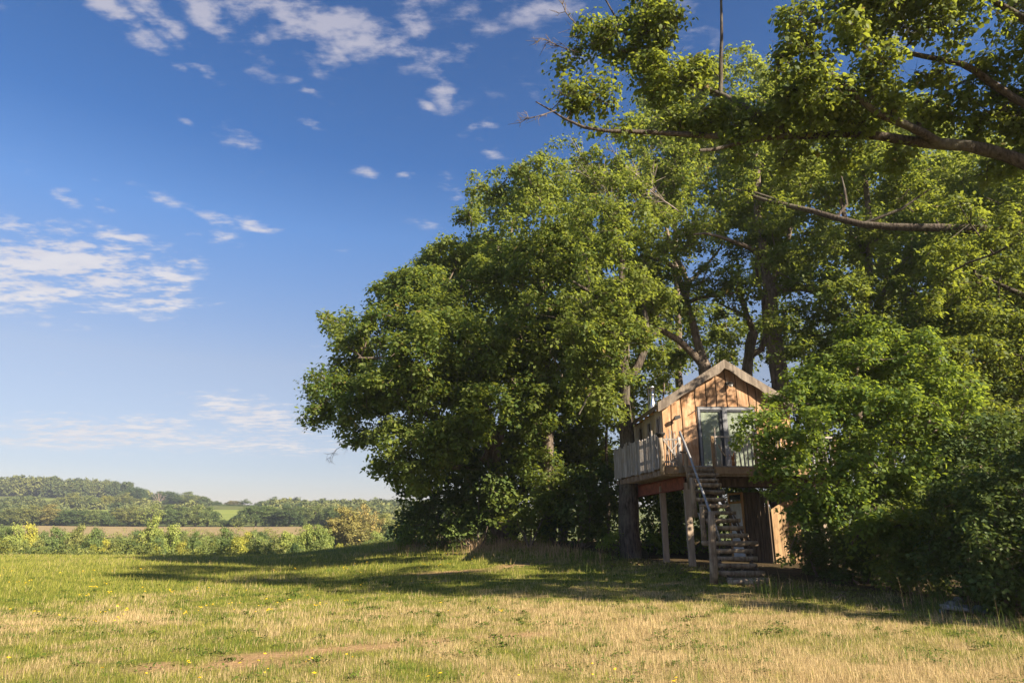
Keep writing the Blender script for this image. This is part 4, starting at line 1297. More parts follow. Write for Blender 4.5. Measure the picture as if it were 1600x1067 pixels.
# stove pipe through the left slope
pc = P(1018.5, 632, 26.6); ptop = P(1018.5, 604, 26.6)
R = 5.4/F*26.8
MB().tube([(pc[0], pc[1], pc[2]-.8), (pc[0], pc[1], ptop[2]-.12)], R, 14).build('stove_pipe', M['steel'], T_, o_, True)
MB().tube([(pc[0], pc[1], ptop[2]-.10), (pc[0], pc[1], ptop[2])], R*1.12, 14).build('pipe_cowl', M['steel'], T_, o_, True)
MB().tube([(pc[0], pc[1], ptop[2]-.36), (pc[0], pc[1], ptop[2]-.33)], R*1.1, 14).build('pipe_collar', M['steel'], T_, o_, True)

# lamp in the gable, small lamp by the corner
def wall_lamp(px, py, R, name, label):
    s, z = fac(px, py)
    la = MB().box(fp(s-.03, z+.04, .06), (RT, BK, UP), (.05, .025, .07)).tube([fp(s-.03, z+.05, .08), fp(s, z+.08, .17), fp(s+.03, z+.05, .23)], .022, 6)
    la.tube([fp(s+.03, z+.07, .23), fp(s+.03, z+.0, .23)], [.05, R*1.5], 12)
    lo = la.build('wall_lamp', M['iron'], T_, o_); lo['label'] = label
    g = MB()
    cc = fp(s+.03, z-.03, .23)
    rings = [(-R, .02), (-R*.7, R*.72), (0, R), (R*.6, R*.8)]
    g.tube([cc+np.array((0, 0, h_)) for h_, _ in rings], [w_ for _, w_ in rings], 12)
    g.build('globe', M['bulb'], lo, o_, True)
wall_lamp(1137, 602, .085, 'wall_lamp', 'black lamp with white globe in the gable')
s_, z_ = fac(1056, 652)
lo = MB().box(fp(s_, z_, .06), (RT, BK, UP), (.035, .02, .05)).beam(fp(s_, z_, .08), fp(s_-.02, z_-.03, .24), .05, .05).box(fp(s_-.03, z_-.05, .27), (RT+UP*.4, BK, UP-RT*.4), (.11, .05, .06)).build('wall_lamp', M['iron'], T_, o_)
lo['label'] = 'small black spotlight near the corner'
s_, z_ = fac(1083, 643)
MB().tube([fp(s_+.10, z_+.05, .05), fp(s_+.02, z_+.0, .13), fp(s_-.10, z_-.06, .16)], .014, 5).build('hook', M['iron'], T_, o_)

# ---- the deck
L0 = P(1033, 727, 23.4); L0[2] = ZD
Yb = 28.1
L1 = P(962.5, 745, Yb); L1[2] = ZD
R0 = L0+RT*(Xat(1310, 23.8, 727)-L0[0])
R1 = R0+BK*5.5
dirL = (L1-L0)/np.linalg.norm(L1-L0); nL = np.cross(dirL, UP); nL = nL if nL[0] < 0 else -nL
deck = empty('deck', (0, 0, 0)); deck.parent = T_
nb = 32
for i in range(nb):
    f0, f1 = i/nb, (i+1)/nb-.0022
    a0, a1 = L0+(L1-L0)*f0, L0+(L1-L0)*f1
    b0, b1 = R0+(R1-R0)*f0, R0+(R1-R0)*f1
    MB().prism([a0, b0, b1, a1], -UP*.04).build('deck_board', M['grey_plank'], deck, o_)
fd = MB()
mid = P(1110, 727, 23.4)
fa, fb = L0-UP*.16+BK*.03, R0-UP*.16+BK*.03
fd.beam(fa, fb, .06, .235).build('front_beam', M['beam_wood'], deck, o_)
MB().beam(L0-UP*.17-nL*.16+dirL*.1, L1-UP*.17-nL*.16, .07, .24).build('side_beam', M['beam_wood'], deck, o_)
for i in range(11):
    f_ = (i+.35)/11
    a = L0+(L1-L0)*f_-UP*.125
    e = a+RT*4.6
    MB().beam(a+nL*.07-UP*.13, e-UP*.13, .065, .17).build('joist', M['post'], deck, o_)
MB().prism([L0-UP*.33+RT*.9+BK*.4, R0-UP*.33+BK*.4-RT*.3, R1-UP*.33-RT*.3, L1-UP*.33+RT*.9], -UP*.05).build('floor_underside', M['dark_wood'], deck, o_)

# railings: left side of upright boards
lrail = empty('railing', (0, 0, 0)); lrail.parent = T_
Ln = np.linalg.norm(L1-L0)
tt = 0.02
while tt < Ln-.03:
    w = r_.uniform(.085, .17)
    hh = ZD+r_.uniform(1.0, 1.22)+.05*math.sin(tt*3)
    zb = ZD-r_.uniform(.10, .15)
    c = L0+dirL*(tt+w/2)+nL*.035; c[2] = (hh+zb)/2
    MB().box(c, (dirL+UP*r_.normal(0, .008), nL, UP), (w/2-r_.uniform(.008, .02), .012+.006*r_.random(), (hh-zb)/2)).build('picket', M['grey_plank'], lrail, o_)
    tt += w
for zz in (.25, .85):
    MB().beam(L0+UP*zz, L1+UP*zz, .04, .09).build('rail', M['grey_plank'], lrail, o_)
# front railing, left of the stairs
frail = empty('railing', (0, 0, 0)); frail.parent = T_
S0 = L0-BK*.03
def dk_pt(px, z):
    p = on_plane(px, 700, S0, BK); return np.array((p[0], p[1], z))
for px in np.arange(1040.5, 1062, 2.9):
    h_ = r_.uniform(.9, 1.25)
    a = dk_pt(px, ZD-.02)+RT*r_.normal(0, .01); b = dk_pt(px, ZD+h_)+RT*r_.normal(0, .025)
    MB().tube([a, (a+b)/2+RT*r_.normal(0, .012), b], [.024, .022, .016], 6).build('picket', M['grey_plank'], frail, o_)
MB().beam(dk_pt(1036, ZD+.88), dk_pt(1062, ZD+.88), .05, .06).build('rail', M['grey_plank'], frail, o_)
MB().beam(dk_pt(1036, ZD+.12), dk_pt(1062, ZD+.12), .05, .06).build('rail', M['grey_plank'], frail, o_)
MB().beam(dk_pt(1037, ZD+.85)-BK*.05, dk_pt(1058, ZD+.15)-BK*.05, .05, .045).build('brace', M['grey_plank'], frail, o_)
MB().beam(dk_pt(1061, ZD+.80)-BK*.03, dk_pt(1047, ZD+.45)-BK*.03, .05, .04).build('brace', M['grey_plank'], frail, o_)
cp = dk_pt(1032.5, ZD-.30)-BK*.05
MB().tube([cp, cp+UP*.7+RT*.02, cp+UP*1.22-RT*.02], [.085, .075, .07], 9, .05, 3).build('corner_post', M['log'], frail, o_, True)
p0 = dk_pt(1061.5, ZD-.25)
MB().tube([p0, p0+UP*1.2], [.075, .06], 8, .05, 4).build('post', M['grey_plank'], frail, o_, True)
# front railing, right of the stairs
rrail = empty('railing', (0, 0, 0)); rrail.parent = T_
px = 1118.0
while px < 1306:
    h_ = r_.choice([.72, .85, 1.0, 1.15, 1.28]) if px < 1138 else r_.uniform(.85, 1.2)
    a = dk_pt(px, ZD-.03)+RT*r_.normal(0, .012); b = dk_pt(px, ZD+h_)+RT*r_.normal(0, .03)
    MB().tube([a, (a+b)/2+RT*r_.normal(0, .015), b], [.027, .024, .017], 6).build('picket', M['grey_plank'], rrail, o_)
    px += r_.uniform(5.8, 8.2)
MB().beam(dk_pt(1112, ZD+.98), dk_pt(1306, ZD+.98), .07, .05).build('rail', M['grey_plank'], rrail, o_)
for px in (1114, 1180, 1245, 1304):
    MB().beam(dk_pt(px, ZD-.2), dk_pt(px, ZD+1.0), .09, .09, RT).build('post', M['beam_wood'], rrail, o_)
MB().tube([dk_pt(1122, ZD+.72)-BK*.04, dk_pt(1127, ZD+.45)-BK*.06, dk_pt(1133, ZD+.3)-BK*.04], [.02, .03, .025], 6).build('brace', M['log'], rrail, o_)

# ---- what carries it
def foot(px, py, Y):
    x = Xat(px, Y, py); return np.array((x, Y, H(x, Y)-.1))
for (tx, ty, bx, by, Y, w) in ((1034.5, 760, 1042, 881, 25.4, .19), (1072, 752, 1083, 893, 23.7, .20), (1285, 760, 1292, 880, 24.2, .2)):
    b_ = foot(bx, by, Y)
    a_ = P(tx, ty, Y+.1); a_[2] = ZD-.55
    MB().beam(b_, a_, w, w, (0, 1, 0)).build('support_post', M['post'], T_, o_)
ra, rb = P(1069, 752, 23.75), P(996, 766, 27.5)
ra[2] = ZD-.55; rb[2] = ZD-.62
st = MB()
st.beam(ra, rb, .04, .40); 
for dz in (-.20, .20): st.beam(ra+UP*dz, rb+UP*dz, .20, .03)
st.build('steel_beam', M['red_steel'], T_, o_)
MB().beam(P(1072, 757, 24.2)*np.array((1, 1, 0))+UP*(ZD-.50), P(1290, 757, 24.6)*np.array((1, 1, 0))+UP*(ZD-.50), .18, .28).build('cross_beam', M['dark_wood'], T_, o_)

# bowl lamp on the corner post, plant on the deck
bc = cp+UP*1.24
prof = [(0, .03), (.03, .10), (.09, .155), (.14, .17), (.15, .165)]
bw = MB(); bw.tube([bc+UP*h_ for h_, _ in prof], [w_ for _, w_ in prof], 16)
bo = bw.build('bowl', M['iron'], None, (0, 0, 0), True)
tag(bo, 'dark round bowl on the corner post of the deck railing', 'bowl')
pl = P(1146, 722, 24.0); pl[2] = ZD
pr = empty('potted_plant', pl, 'small plant with ochre leaves in a pot behind the deck railing pickets', 'plant')
MB().tube([pl, pl+UP*.16, pl+UP*.2], [.08, .11, .12], 12).build('pot', M['ochre'], pr, tuple(pl), True)
lv = MB()
for i in range(26):
    a = r_.uniform(0, 6.28); L_ = r_.uniform(.15, .38)
    d = np.array((math.cos(a)*.5, math.sin(a)*.5, r_.uniform(.5, 1.1))); d = d/np.linalg.norm(d); s2 = np.array((-math.sin(a), math.cos(a), 0))*.03
    b0 = pl+UP*.19
    lv.add([b0, b0+d*L_*.6+s2, b0+d*L_, b0+d*L_*.6-s2], [(0, 1, 2, 3)])
lv.build('leaves', M['ochre'], pr, tuple(pl))

# ------------------------------------------------------------------ the log stairs
SY0, SY1 = 20.3, 23.1
TRD = [(1137, 1201, 906, .10), (1124, 1194, 895.5, .10), (1121.5, 1182, 883, .085), (1119, 1183, 872, .085), (1117, 1176, 860, .08), (1097, 1183, 847.5, .09), (1116, 1168, 836, .08),
       (1115, 1161, 824.5, .08), (1102, 1156, 812.5, .085), (1100, 1149, 801, .07), (1094, 1139, 790.5, .075), (1088, 1134, 779, .07), (1085, 1132, 768.5, .075), (1084, 1126, 757.5, .085), (1084, 1122, 749.5, .07),
       (1075, 1123, 742, .07), (1070, 1116, 734.5, .07)]
g0 = ground_at(1160, 911)
SY0 = g0[1]
sr = np.array((P(1160, 905, SY0)[0], SY0, H(P(1160, 905, SY0)[0], SY0)))
ST = empty('log_staircase', sr, 'open staircase of rough log treads climbing to the treehouse deck', 'staircase')
so = tuple(sr)
ends = []
for i, (xl, xr, yy, rad) in enumerate(TRD):
    Y = SY0+(SY1-SY0)*i/(len(TRD)-1)
    a, b = P(xl, yy+r_.normal(0, .5), Y-.04), P(xr, yy+r_.normal(0, .5), Y+.04)
    n = 7
    pts = [a+(b-a)*k/(n-1)+np.array((0, r_.normal(0, .006), r_.normal(0, .007))) for k in range(n)]
    rr = rad*(1+.10*r_.normal(0, 1, n)); rr = np.clip(rr, rad*.8, rad*1.2)
    mb = MB(); mb.tube(pts, rr, 10, .06, i)
    # flattened top: the logs are split on the walking side
    zt = np.mean([p[2] for p in pts])+rad*.62
    mb.v = [(v[0], v[1], min(v[2], zt)) for v in mb.v]
    mb.build('tread', M['log'], ST, so, True)
    ends.append((a+(b-a)*.10, a+(b-a)*.90, rad))
for (a, b, r0), (c, d, r1) in zip(ends[:-1], ends[1:]):
    for p, q_ in ((a, c), (b, d)):
        top = np.array((p[0]*.35+q_[0]*.65, p[1]*.35+q_[1]*.65, q_[2]-r1*.4))
        MB().beam(p+UP*r0*.4+BK*.05, top+UP*.02+BK*.05, .04, .05, (0, 1, 0)).build('spacer', M['dark_wood'], ST, so)
# carrying poles under the two sides
for k in (0, 1):
    pts = [e[k]-UP*(e[2]+.07)+np.array((0, .16, 0)) for e in ends[::3]]+[ends[-1][k]-UP*.12+np.array((0, .12, 0))]
    pts[0][2] = max(pts[0][2], H(pts[0][0], pts[0][1])+.02)
    MB().tube(pts, .055, 8, .05, 7+k).build('stringer', M['dark_wood'], ST, so, True)
for tx, ty, bx, by, Y, r0, r1 in ((1111.5, 799, 1115, 909, SY0-.05, .115, .095), (1097, 792, 1100, 846, 21.3, .085, .075), (1081, 746, 1086, 808, 22.0, .085, .075), (1070, 690, 1078, 764, 22.9, .075, .065)):
    a, b = P(bx, by, Y), P(tx, ty, Y)
    if by > 900: a[2] = H(a[0], a[1])-.1
    m_ = (a+b)/2+np.array((r_.normal(0, .02), 0, 0))
    MB().tube([a, a*.7+b*.3+RT*.01, m_, a*.3+b*.7-RT*.012, b], np.linspace(r0, r1, 5), 9, .05, int(bx)).build('log_post', M['log'], ST, so, True)
hr = [P(1062, 674, 22.6), P(1079, 716, 22.1), P(1092, 752, 21.6), P(1109.5, 799, SY0+.15), P(1117, 820, SY0+.02), P(1125.5, 846, SY0-.05)]
MB().tube(hr, .036, 10).build('handrail', M['galv'], ST, so, True)
MB().beam(P(1063, 706, 22.9), P(1073, 707, 22.4), .04, .05).build('rail_bracket', M['dark_wood'], ST, so)
# pale sheet hanging behind the steps
shm = MB()
n = 7
for i in range(n):
    for j in range(2): pass
A = [P(1089+9*k/(n-1)+1.2*math.sin(k), 800+26*k/(n-1), 22.4) for k in range(n)]
B = [P(1096+8*k/(n-1), 803+36*k/(n-1), 22.4+.06*math.sin(k*1.7)) for k in range(n)]
shm.add(A+B, [(k, k+1, n+k+1, n+k) for k in range(n-1)])
sho = shm.build('plastic_sheet', M['cloth'], None)
sm_ = sho.modifiers.new('thick', 'SOLIDIFY'); sm_.thickness = .012
tag(sho, 'pale bluish strip of sheet hanging beside the log stairs', 'sheet')

# ------------------------------------------------------------------ plank shed under the deck
def shed_pt(px, Y, z): return np.array((Xat(px, Y, 830), Y, z))
gz = H(Xat(1205, 24.4), 24.4)
zt = zat(768, 25.6)
A_ = shed_pt(1143, 26.6, 0); B_ = shed_pt(1206, 24.6, 0); C_ = shed_pt(1251, 25.3, 0); D_ = shed_pt(1235, 28.5, 0)
SH = empty('plank_shed', (B_[0], B_[1], gz), 'low plank shed with a small window under the treehouse deck', 'shed')
sho_ = (B_[0], B_[1], gz)
def wall_run(a, b, za, zb, n, mat, x0=0.0, x1=1.0):
    d = (b-a); nrm = np.cross(d/np.linalg.norm(d), UP)
    es_ = np.sort(np.r_[x0, x1, x0+(x1-x0)*(np.arange(1, n)/n+r_.normal(0, .02, n-1))])
    for e0, e1 in zip(es_[:-1], es_[1:]):
        p, q_ = a+d*(e0+.008), a+d*(e1-.008)
        g_ = min(H(p[0], p[1]), H(q_[0], q_[1]))-.1
        z0, z1 = za+(zb-za)*e0, za+(zb-za)*e1
        MB().prism([(p[0], p[1], g_), (q_[0], q_[1], g_), (q_[0]+.01*r_.normal(), q_[1], z1), (p[0], p[1], z0)], nrm*.035).build('plank', mat, SH, sho_)
zc = zat(779, 24.6)
wall_run(A_, B_, zt, zt-.06, 6, M['dark_wood'], 0.40, 1.0)  # side turned from the sun: its shade is put into darker planks
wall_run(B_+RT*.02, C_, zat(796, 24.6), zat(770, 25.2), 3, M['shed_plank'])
core = MB()
core.prism([(p[0], p[1], gz-.1) for p in (A_*.96+C_*.04, B_*.93+D_*.07, C_*.95+A_*.05, D_)], UP*(zat(796, 24.6)-gz-.0)); core.build('shed_core', M['black'], SH, sho_)
# window with pale boarding below, left part of the wall painted dark for shade
dv = (B_-A_); nv = np.cross(dv/np.linalg.norm(dv), UP); dn = dv/np.linalg.norm(dv)
Lw = np.linalg.norm(dv)*.38
wz1, wz0 = zat(770, 26.3), zat(783.5, 26.3)
gA = H(A_[0], A_[1])-.1
wf = MB()
for s0, s1, z0, z1 in ((0, .07, gA, wz1), (Lw-.07, Lw, gA, wz1), (.07, Lw-.07, wz1-.07, wz1), (.07, Lw-.07, wz0-.07, wz0)):
    c = A_+dn*(s0+s1)/2+nv*.03; c[2] = (z0+z1)/2
    wf.box(c, (dn, nv, UP), ((s1-s0)/2, .03, (z1-z0)/2))
wo = wf.build('window', M['soffit'], SH, sho_)
c = A_+dn*Lw/2+nv*.01; c[2] = (wz0+wz1)/2
MB().box(c, (dn, nv, UP), (Lw/2-.07, .008, (wz1-wz0)/2-.07)).build('pane', M['dark_glass'], wo, sho_)
for i in range(5):
    s0 = .07+(Lw-.14)*i/5; s1 = .07+(Lw-.14)*(i+1)/5-.008
    c = A_+dn*(s0+s1)/2+nv*.012; z1 = wz0-.075; c[2] = (gA+z1)/2
    MB().box(c, (dn, nv, UP), ((s1-s0)/2, .012, (z1-gA)/2)).build('pale_board', M['cloth'], SH, sho_)
# ------------------------------------------------------------------ shrubs and understorey
def shrub(name, label, cat, px, Y, lst, seed, group=None, py=850, stems=5, **kw):
    b = stand(px, Y, py)
    r_ = np.random.default_rng(seed)
    blobs = PB(Y, lst, seed, kw.pop('spread', 1.0), kw.pop('squash', 0.85))
    tr = []
    for i in range(stems):
        c = blobs[r_.integers(len(blobs))][0]
        a = b+np.array((r_.normal(0, .12), r_.normal(0, .12), 0))
        if i: a = np.array((a[0], a[1], b[2]))
        e = b+(c-b)*0.75
        m_ = (a+e)/2+np.array((0, 0, .25*np.linalg.norm(e-a)))*0.5
        tr.append(([a, m_, e], kw.get('r0', .045), .015))
    kw.pop('r0', None)
    zg = b[2]+0.05
    return make_tree(name, label, cat, b, tr[:1], tr[1:], blobs, seed, group, tip=kw.pop('tip', .009), zmin=zg, boss=.29, **kw)

GS = 'dark shrubs along the foot of the wood'
US = dict(dens=4.0, cr=.5, nper=44, L=.18, W=.12, leaf='hedge_leaf')
shrub('shrub', 'tall dark shrub under the lowest boughs of the left-end oak', 'shrub', 690, 38.5, [(668, 760, 34), (700, 740, 40), (690, 800, 42), (730, 780, 44), (655, 805, 28), (720, 825, 30), (685, 835, 24)], 31, GS, **US)
shrub('shrub', 'dark rounded shrub in front of the left-end oak stem', 'shrub', 745, 35.0, [(750, 740, 36), (772, 770, 36), (735, 800, 36), (760, 815, 34), (720, 835, 22)], 32, GS, **US)
shrub('shrub', 'broad shrub catching light between the two left oak stems', 'shrub', 830, 33.6, [(810, 720, 34), (845, 730, 38), (830, 775, 40), (800, 800, 34), (860, 785, 36), (830, 830, 26), (862, 820, 26), (875, 755, 26)], 33, GS, **{**US, 'leaf': 'wood_leaf'})
shrub('shrub', 'dense black-green shrub left of the thick deck trunk', 'shrub', 915, 33.0, [(890, 760, 36), (925, 750, 36), (905, 800, 38), (945, 800, 34), (880, 830, 26), (930, 840, 22), (960, 770, 26)], 34, GS, **US)
shrub('shrub', 'loose sunlit shrub beyond the deck posts', 'shrub', 1010, 34.0, [(1000, 790, 34), (1030, 780, 34), (1062, 790, 34), (1015, 830, 28), (1050, 830, 30), (1085, 815, 30), (1110, 790, 30)], 35, GS, **{**US, 'dens': 4.2, 'leaf': 'wood_leaf'})
shrub('shrub', 'dark shrub close behind the deck posts', 'shrub', 1035, 29.6, [(1000, 812, 22), (1030, 800, 26), (1060, 805, 26), (1015, 840, 20), (1050, 840, 22), (1010, 782, 22), (1045, 775, 22), (1085, 800, 22)], 39, GS, **{**US, 'cr': .36, 'L': .13, 'W': .085})
shrub('shrub', 'low nettle-green shrub behind the log stairs', 'shrub', 1075, 30.0, [(1055, 845, 20), (1080, 835, 24), (1105, 840, 22), (1030, 850, 14)], 36, GS, **{**US, 'leaf': 'maple_leaf'})
shrub('shrub', 'dark shrub behind the plank shed', 'shrub', 1190, 31.5, [(1120, 800, 34), (1160, 790, 36), (1200, 800, 36), (1240, 780, 40), (1190, 840, 24)], 37, GS, **US)
shrub('shrub', 'tall shadowy thicket behind the left-end oak stem', 'shrub', 720, 45, [(660, 780, 44), (700, 730, 50), (740, 780, 54), (690, 810, 44), (650, 830, 30), (720, 690, 44), (770, 730, 50), (790, 800, 46)], 131, GS, **{**US, 'cr': .6, 'L': .26, 'W': .17, 'nper': 32})
shrub('shrub', 'tall shadowy thicket behind the slim straight oak', 'shrub', 850, 44, [(800, 740, 48), (840, 790, 50), (870, 730, 50), (900, 780, 50), (820, 690, 44), (930, 740, 50), (940, 800, 44), (880, 830, 34)], 132, GS, **{**US, 'cr': .6, 'L': .26, 'W': .17, 'nper': 32})
shrub('shrub', 'shadowy thicket seen between the deck posts', 'shrub', 1020, 42, [(970, 800, 44), (1010, 770, 44), (1050, 800, 48), (1090, 780, 48), (1000, 830, 34), (1130, 810, 44), (1160, 760, 44)], 133, GS, **{**US, 'cr': .6, 'L': .26, 'W': .17, 'nper': 32})
shrub('shrub', 'dark thicket behind the hedge at the right', 'shrub', 1330, 32, [(1260, 830, 50), (1300, 780, 56), (1360, 820, 60), (1420, 780, 60), (1480, 820, 64), (1540, 780, 60), (1600, 820, 66), (1440, 860, 40)], 134, GS, **{**US, 'cr': .6, 'L': .26, 'W': .17, 'nper': 32})
GU = 'slender understorey trees inside the wood'
def understorey(px, Y, lst, seed, label, leaf='wood_leaf', dens=3.4, top=None):
    b = stand(px, Y)
    tp = min(l[1] for l in lst)+10
    make_tree('understorey_tree', label, 'tree', b, [([b]+PT(Y, [(px+2, 760), (px-4, 690), (px+3, (690+tp)/2), (px, tp)]), .12, .03)], [], PB(Y, lst, seed, 1.5), seed, GU, boss=.28, dens=dens, cr=.5, nper=36, L=.215, W=.14, leaf=leaf, bare=.06)
understorey(735, 44, [(720, 640, 46), (760, 690, 46), (700, 710, 40), (780, 600, 46), (740, 560, 50)], 41, 'understorey tree deep behind the left-end oak stem')
understorey(820, 43, [(810, 640, 44), (840, 690, 44), (800, 700, 40), (825, 590, 46), (790, 560, 46)], 42, 'understorey tree deep between the two left oak stems')
understorey(905, 42, [(895, 640, 40), (920, 700, 44), (880, 690, 36), (915, 590, 42), (890, 530, 46), (940, 720, 36)], 43, 'understorey tree deep between the slim oak and the deck trunk')
understorey(950, 40, [(940, 670, 36), (960, 720, 36), (955, 610, 36), (940, 560, 40), (960, 500, 40)], 44, 'understorey tree just left of the deck, behind the railing boards', dens=2.8)
understorey(1035, 41, [(1030, 620, 34), (1010, 580, 36), (1050, 570, 34), (1000, 650, 24), (1020, 530, 34), (1040, 700, 40), (1010, 740, 36)], 45, 'understorey tree behind the silver stove pipe', dens=2.8)
understorey(1120, 42, [(1120, 540, 36), (1140, 580, 36), (1100, 500, 36), (1160, 520, 36), (1130, 760, 40), (1100, 740, 40)], 46, 'understorey tree behind the roof ridge', dens=3.0)
understorey(1250, 40, [(1240, 580, 44), (1260, 640, 44), (1230, 530, 40), (1280, 560, 44), (1250, 720, 50), (1210, 500, 34)], 47, 'understorey tree behind the right end of the roof', leaf='hedge_leaf')
understorey(1320, 38, [(1310, 620, 46), (1350, 600, 46), (1320, 680, 50), (1380, 660, 50), (1300, 540, 44)], 48, 'understorey tree behind the low-spreading maple', leaf='hedge_leaf')
understorey(1430, 36, [(1420, 620, 50), (1460, 660, 54), (1400, 560, 46), (1470, 580, 48), (1440, 720, 54), (1490, 720, 54)], 49, 'understorey tree in the wood right of the low-spreading maple', leaf='hedge_leaf')
understorey(1560, 34, [(1550, 650, 56), (1590, 700, 56), (1530, 720, 56), (1600, 600, 56), (1640, 660, 60)], 50, 'understorey tree at the right end of the wood', leaf='hedge_leaf')
# backing oaks: the wood is a few trees deep
GB = 'oaks in the second rank of the wood'
def backing(px, Y, lst, seed, label, dens=4.2, leaf='wood_leaf'):
    b = stand(px, Y)
    tp = min(l[1] for l in lst)+25
    make_tree('oak_tree', label, 'tree', b, [([b]+PT(Y, [(px, 740), (px+4, 640), (px-5, (640+tp)/2), (px, tp)]), .34, .06)], [], PB(Y, lst, seed, 2.5), seed, GB, boss=.37, dens=dens, cr=.62, nper=40, L=.27, W=.175, leaf=leaf, bare=.05)
backing(800, 46, [(790, 340, 50), (830, 320, 50), (760, 400, 50), (820, 420, 56), (720, 450, 50), (780, 500, 56), (690, 520, 50)], 61, 'second-rank oak behind the wide left-end oak')
backing(925, 45, [(905, 270, 46), (940, 290, 50), (920, 350, 52), (960, 380, 48), (900, 430, 52), (945, 460, 46), (985, 300, 46)], 62, 'second-rank oak behind the slim straight oak')
backing(1060, 46, [(1030, 230, 50), (1080, 200, 54), (1060, 290, 54), (1110, 260, 54), (1010, 290, 46), (1120, 330, 50), (1150, 240, 50), (1040, 350, 44), (1060, 150, 48), (1110, 130, 46), (1000, 215, 44), (1150, 120, 46), (1030, 180, 44), (1090, 165, 44)], 63, 'second-rank oak high behind the treehouse roof', dens=3.0)
backing(985, 47, [(960, 520, 50), (1010, 480, 52), (980, 430, 50), (1050, 530, 46), (1030, 420, 46), (940, 580, 46), (1000, 600, 44), (1070, 470, 40), (930, 480, 46)], 67, 'second-rank oak seen through the gap above the stove pipe', dens=3.4)
backing(880, 48, [(870, 560, 54), (840, 620, 54), (900, 640, 54), (820, 540, 54), (860, 690, 50), (920, 590, 46)], 68, 'low-crowned second-rank oak between the slim oak and the deck trunk')
backing(1215, 45, [(1200, 170, 54), (1250, 160, 54), (1230, 240, 56), (1180, 250, 50), (1280, 220, 54), (1200, 320, 54), (1260, 310, 56), (1280, 400, 54), (1220, 420, 50)], 64, 'second-rank oak behind the thick pale trunk')
backing(1390, 43, [(1340, 220, 56), (1390, 200, 58), (1440, 230, 56), (1370, 290, 58), (1430, 320, 60), (1330, 340, 54), (1400, 400, 60), (1460, 430, 60), (1350, 450, 56)], 65, 'second-rank oak behind the upright ivy-hung oak')
backing(1540, 41, [(1510, 280, 58), (1560, 260, 60), (1610, 300, 60), (1500, 360, 60), (1570, 380, 64), (1530, 470, 64), (1600, 480, 64), (1480, 520, 58)], 66, 'second-rank oak at the right end of the wood')

# hedge of bramble and hawthorn at the right, down to the mown grass
GH = 'bushes of the hedge at the right'
HK = dict(dens=5.0, cr=.27, nper=56, L=.085, W=.058, leaf='hedge_leaf', squash=.8, spread=.5, r0=.03, tip=.006)
shrub('hedge_bush', 'dusky hedge bush beside the foot of the shed', 'bush', 1275, 20.8, [(1262, 850, 26), (1290, 835, 32), (1310, 870, 30), (1275, 885, 20), (1300, 895, 18)], 71, GH, 900, **HK)
shrub('hedge_bush', 'hedge bush below the low-spreading maple stem', 'bush', 1355, 19.0, [(1335, 860, 32), (1370, 850, 36), (1350, 895, 26), (1385, 890, 28), (1325, 900, 18)], 72, GH, 920, **HK)
shrub('hedge_bush', 'pale-tipped hawthorn bush, middle of the right hedge', 'bush', 1425, 17.2, [(1405, 830, 40), (1440, 800, 42), (1430, 860, 42), (1460, 840, 40), (1400, 890, 32), (1445, 905, 30)], 73, GH, 930, **{**HK, 'leaf': 'wood_leaf'})
shrub('hedge_bush', 'tall bramble bush behind the stones in the hedge', 'bush', 1505, 15.8, [(1485, 800, 46), (1525, 780, 48), (1500, 850, 46), (1540, 840, 46), (1480, 890, 38), (1530, 895, 36)], 74, GH, 950, **HK)
shrub('hedge_bush', 'large bramble bush running out of the right edge', 'bush', 1590, 14.2, [(1570, 790, 54), (1615, 760, 60), (1585, 860, 56), (1640, 840, 64), (1560, 915, 40), (1600, 930, 42), (1650, 920, 54)], 75, GH, 970, **HK)
shrub('hedge_bush', 'tall leafy bush between maple and right edge', 'bush', 1530, 18.2, [(1500, 720, 44), (1545, 700, 48), (1580, 730, 48), (1515, 770, 44), (1470, 740, 36), (1600, 690, 50)], 76, GH, 940, **{**HK, 'cr': .32, 'L': .11, 'W': .075})
shrub('sapling', 'sunlit sapling leaning out at the left foot of the wood', 'sapling', 652, 43.0, [(652, 815, 16), (668, 830, 18), (640, 835, 18), (660, 850, 14), (636, 850, 12), (645, 795, 9)], 77, None, 858, dens=4.5, cr=.4, nper=44, L=.15, W=.10, leaf='maple_leaf')
shrub('bush', 'small bush at the base of the thick deck trunk', 'bush', 960, 28.4, [(955, 845, 12), (968, 835, 12), (945, 850, 10), (962, 857, 9)], 78, None, 862, dens=5, cr=.25, nper=44, L=.09, W=.06, leaf='maple_leaf', tip=.006, r0=.02)

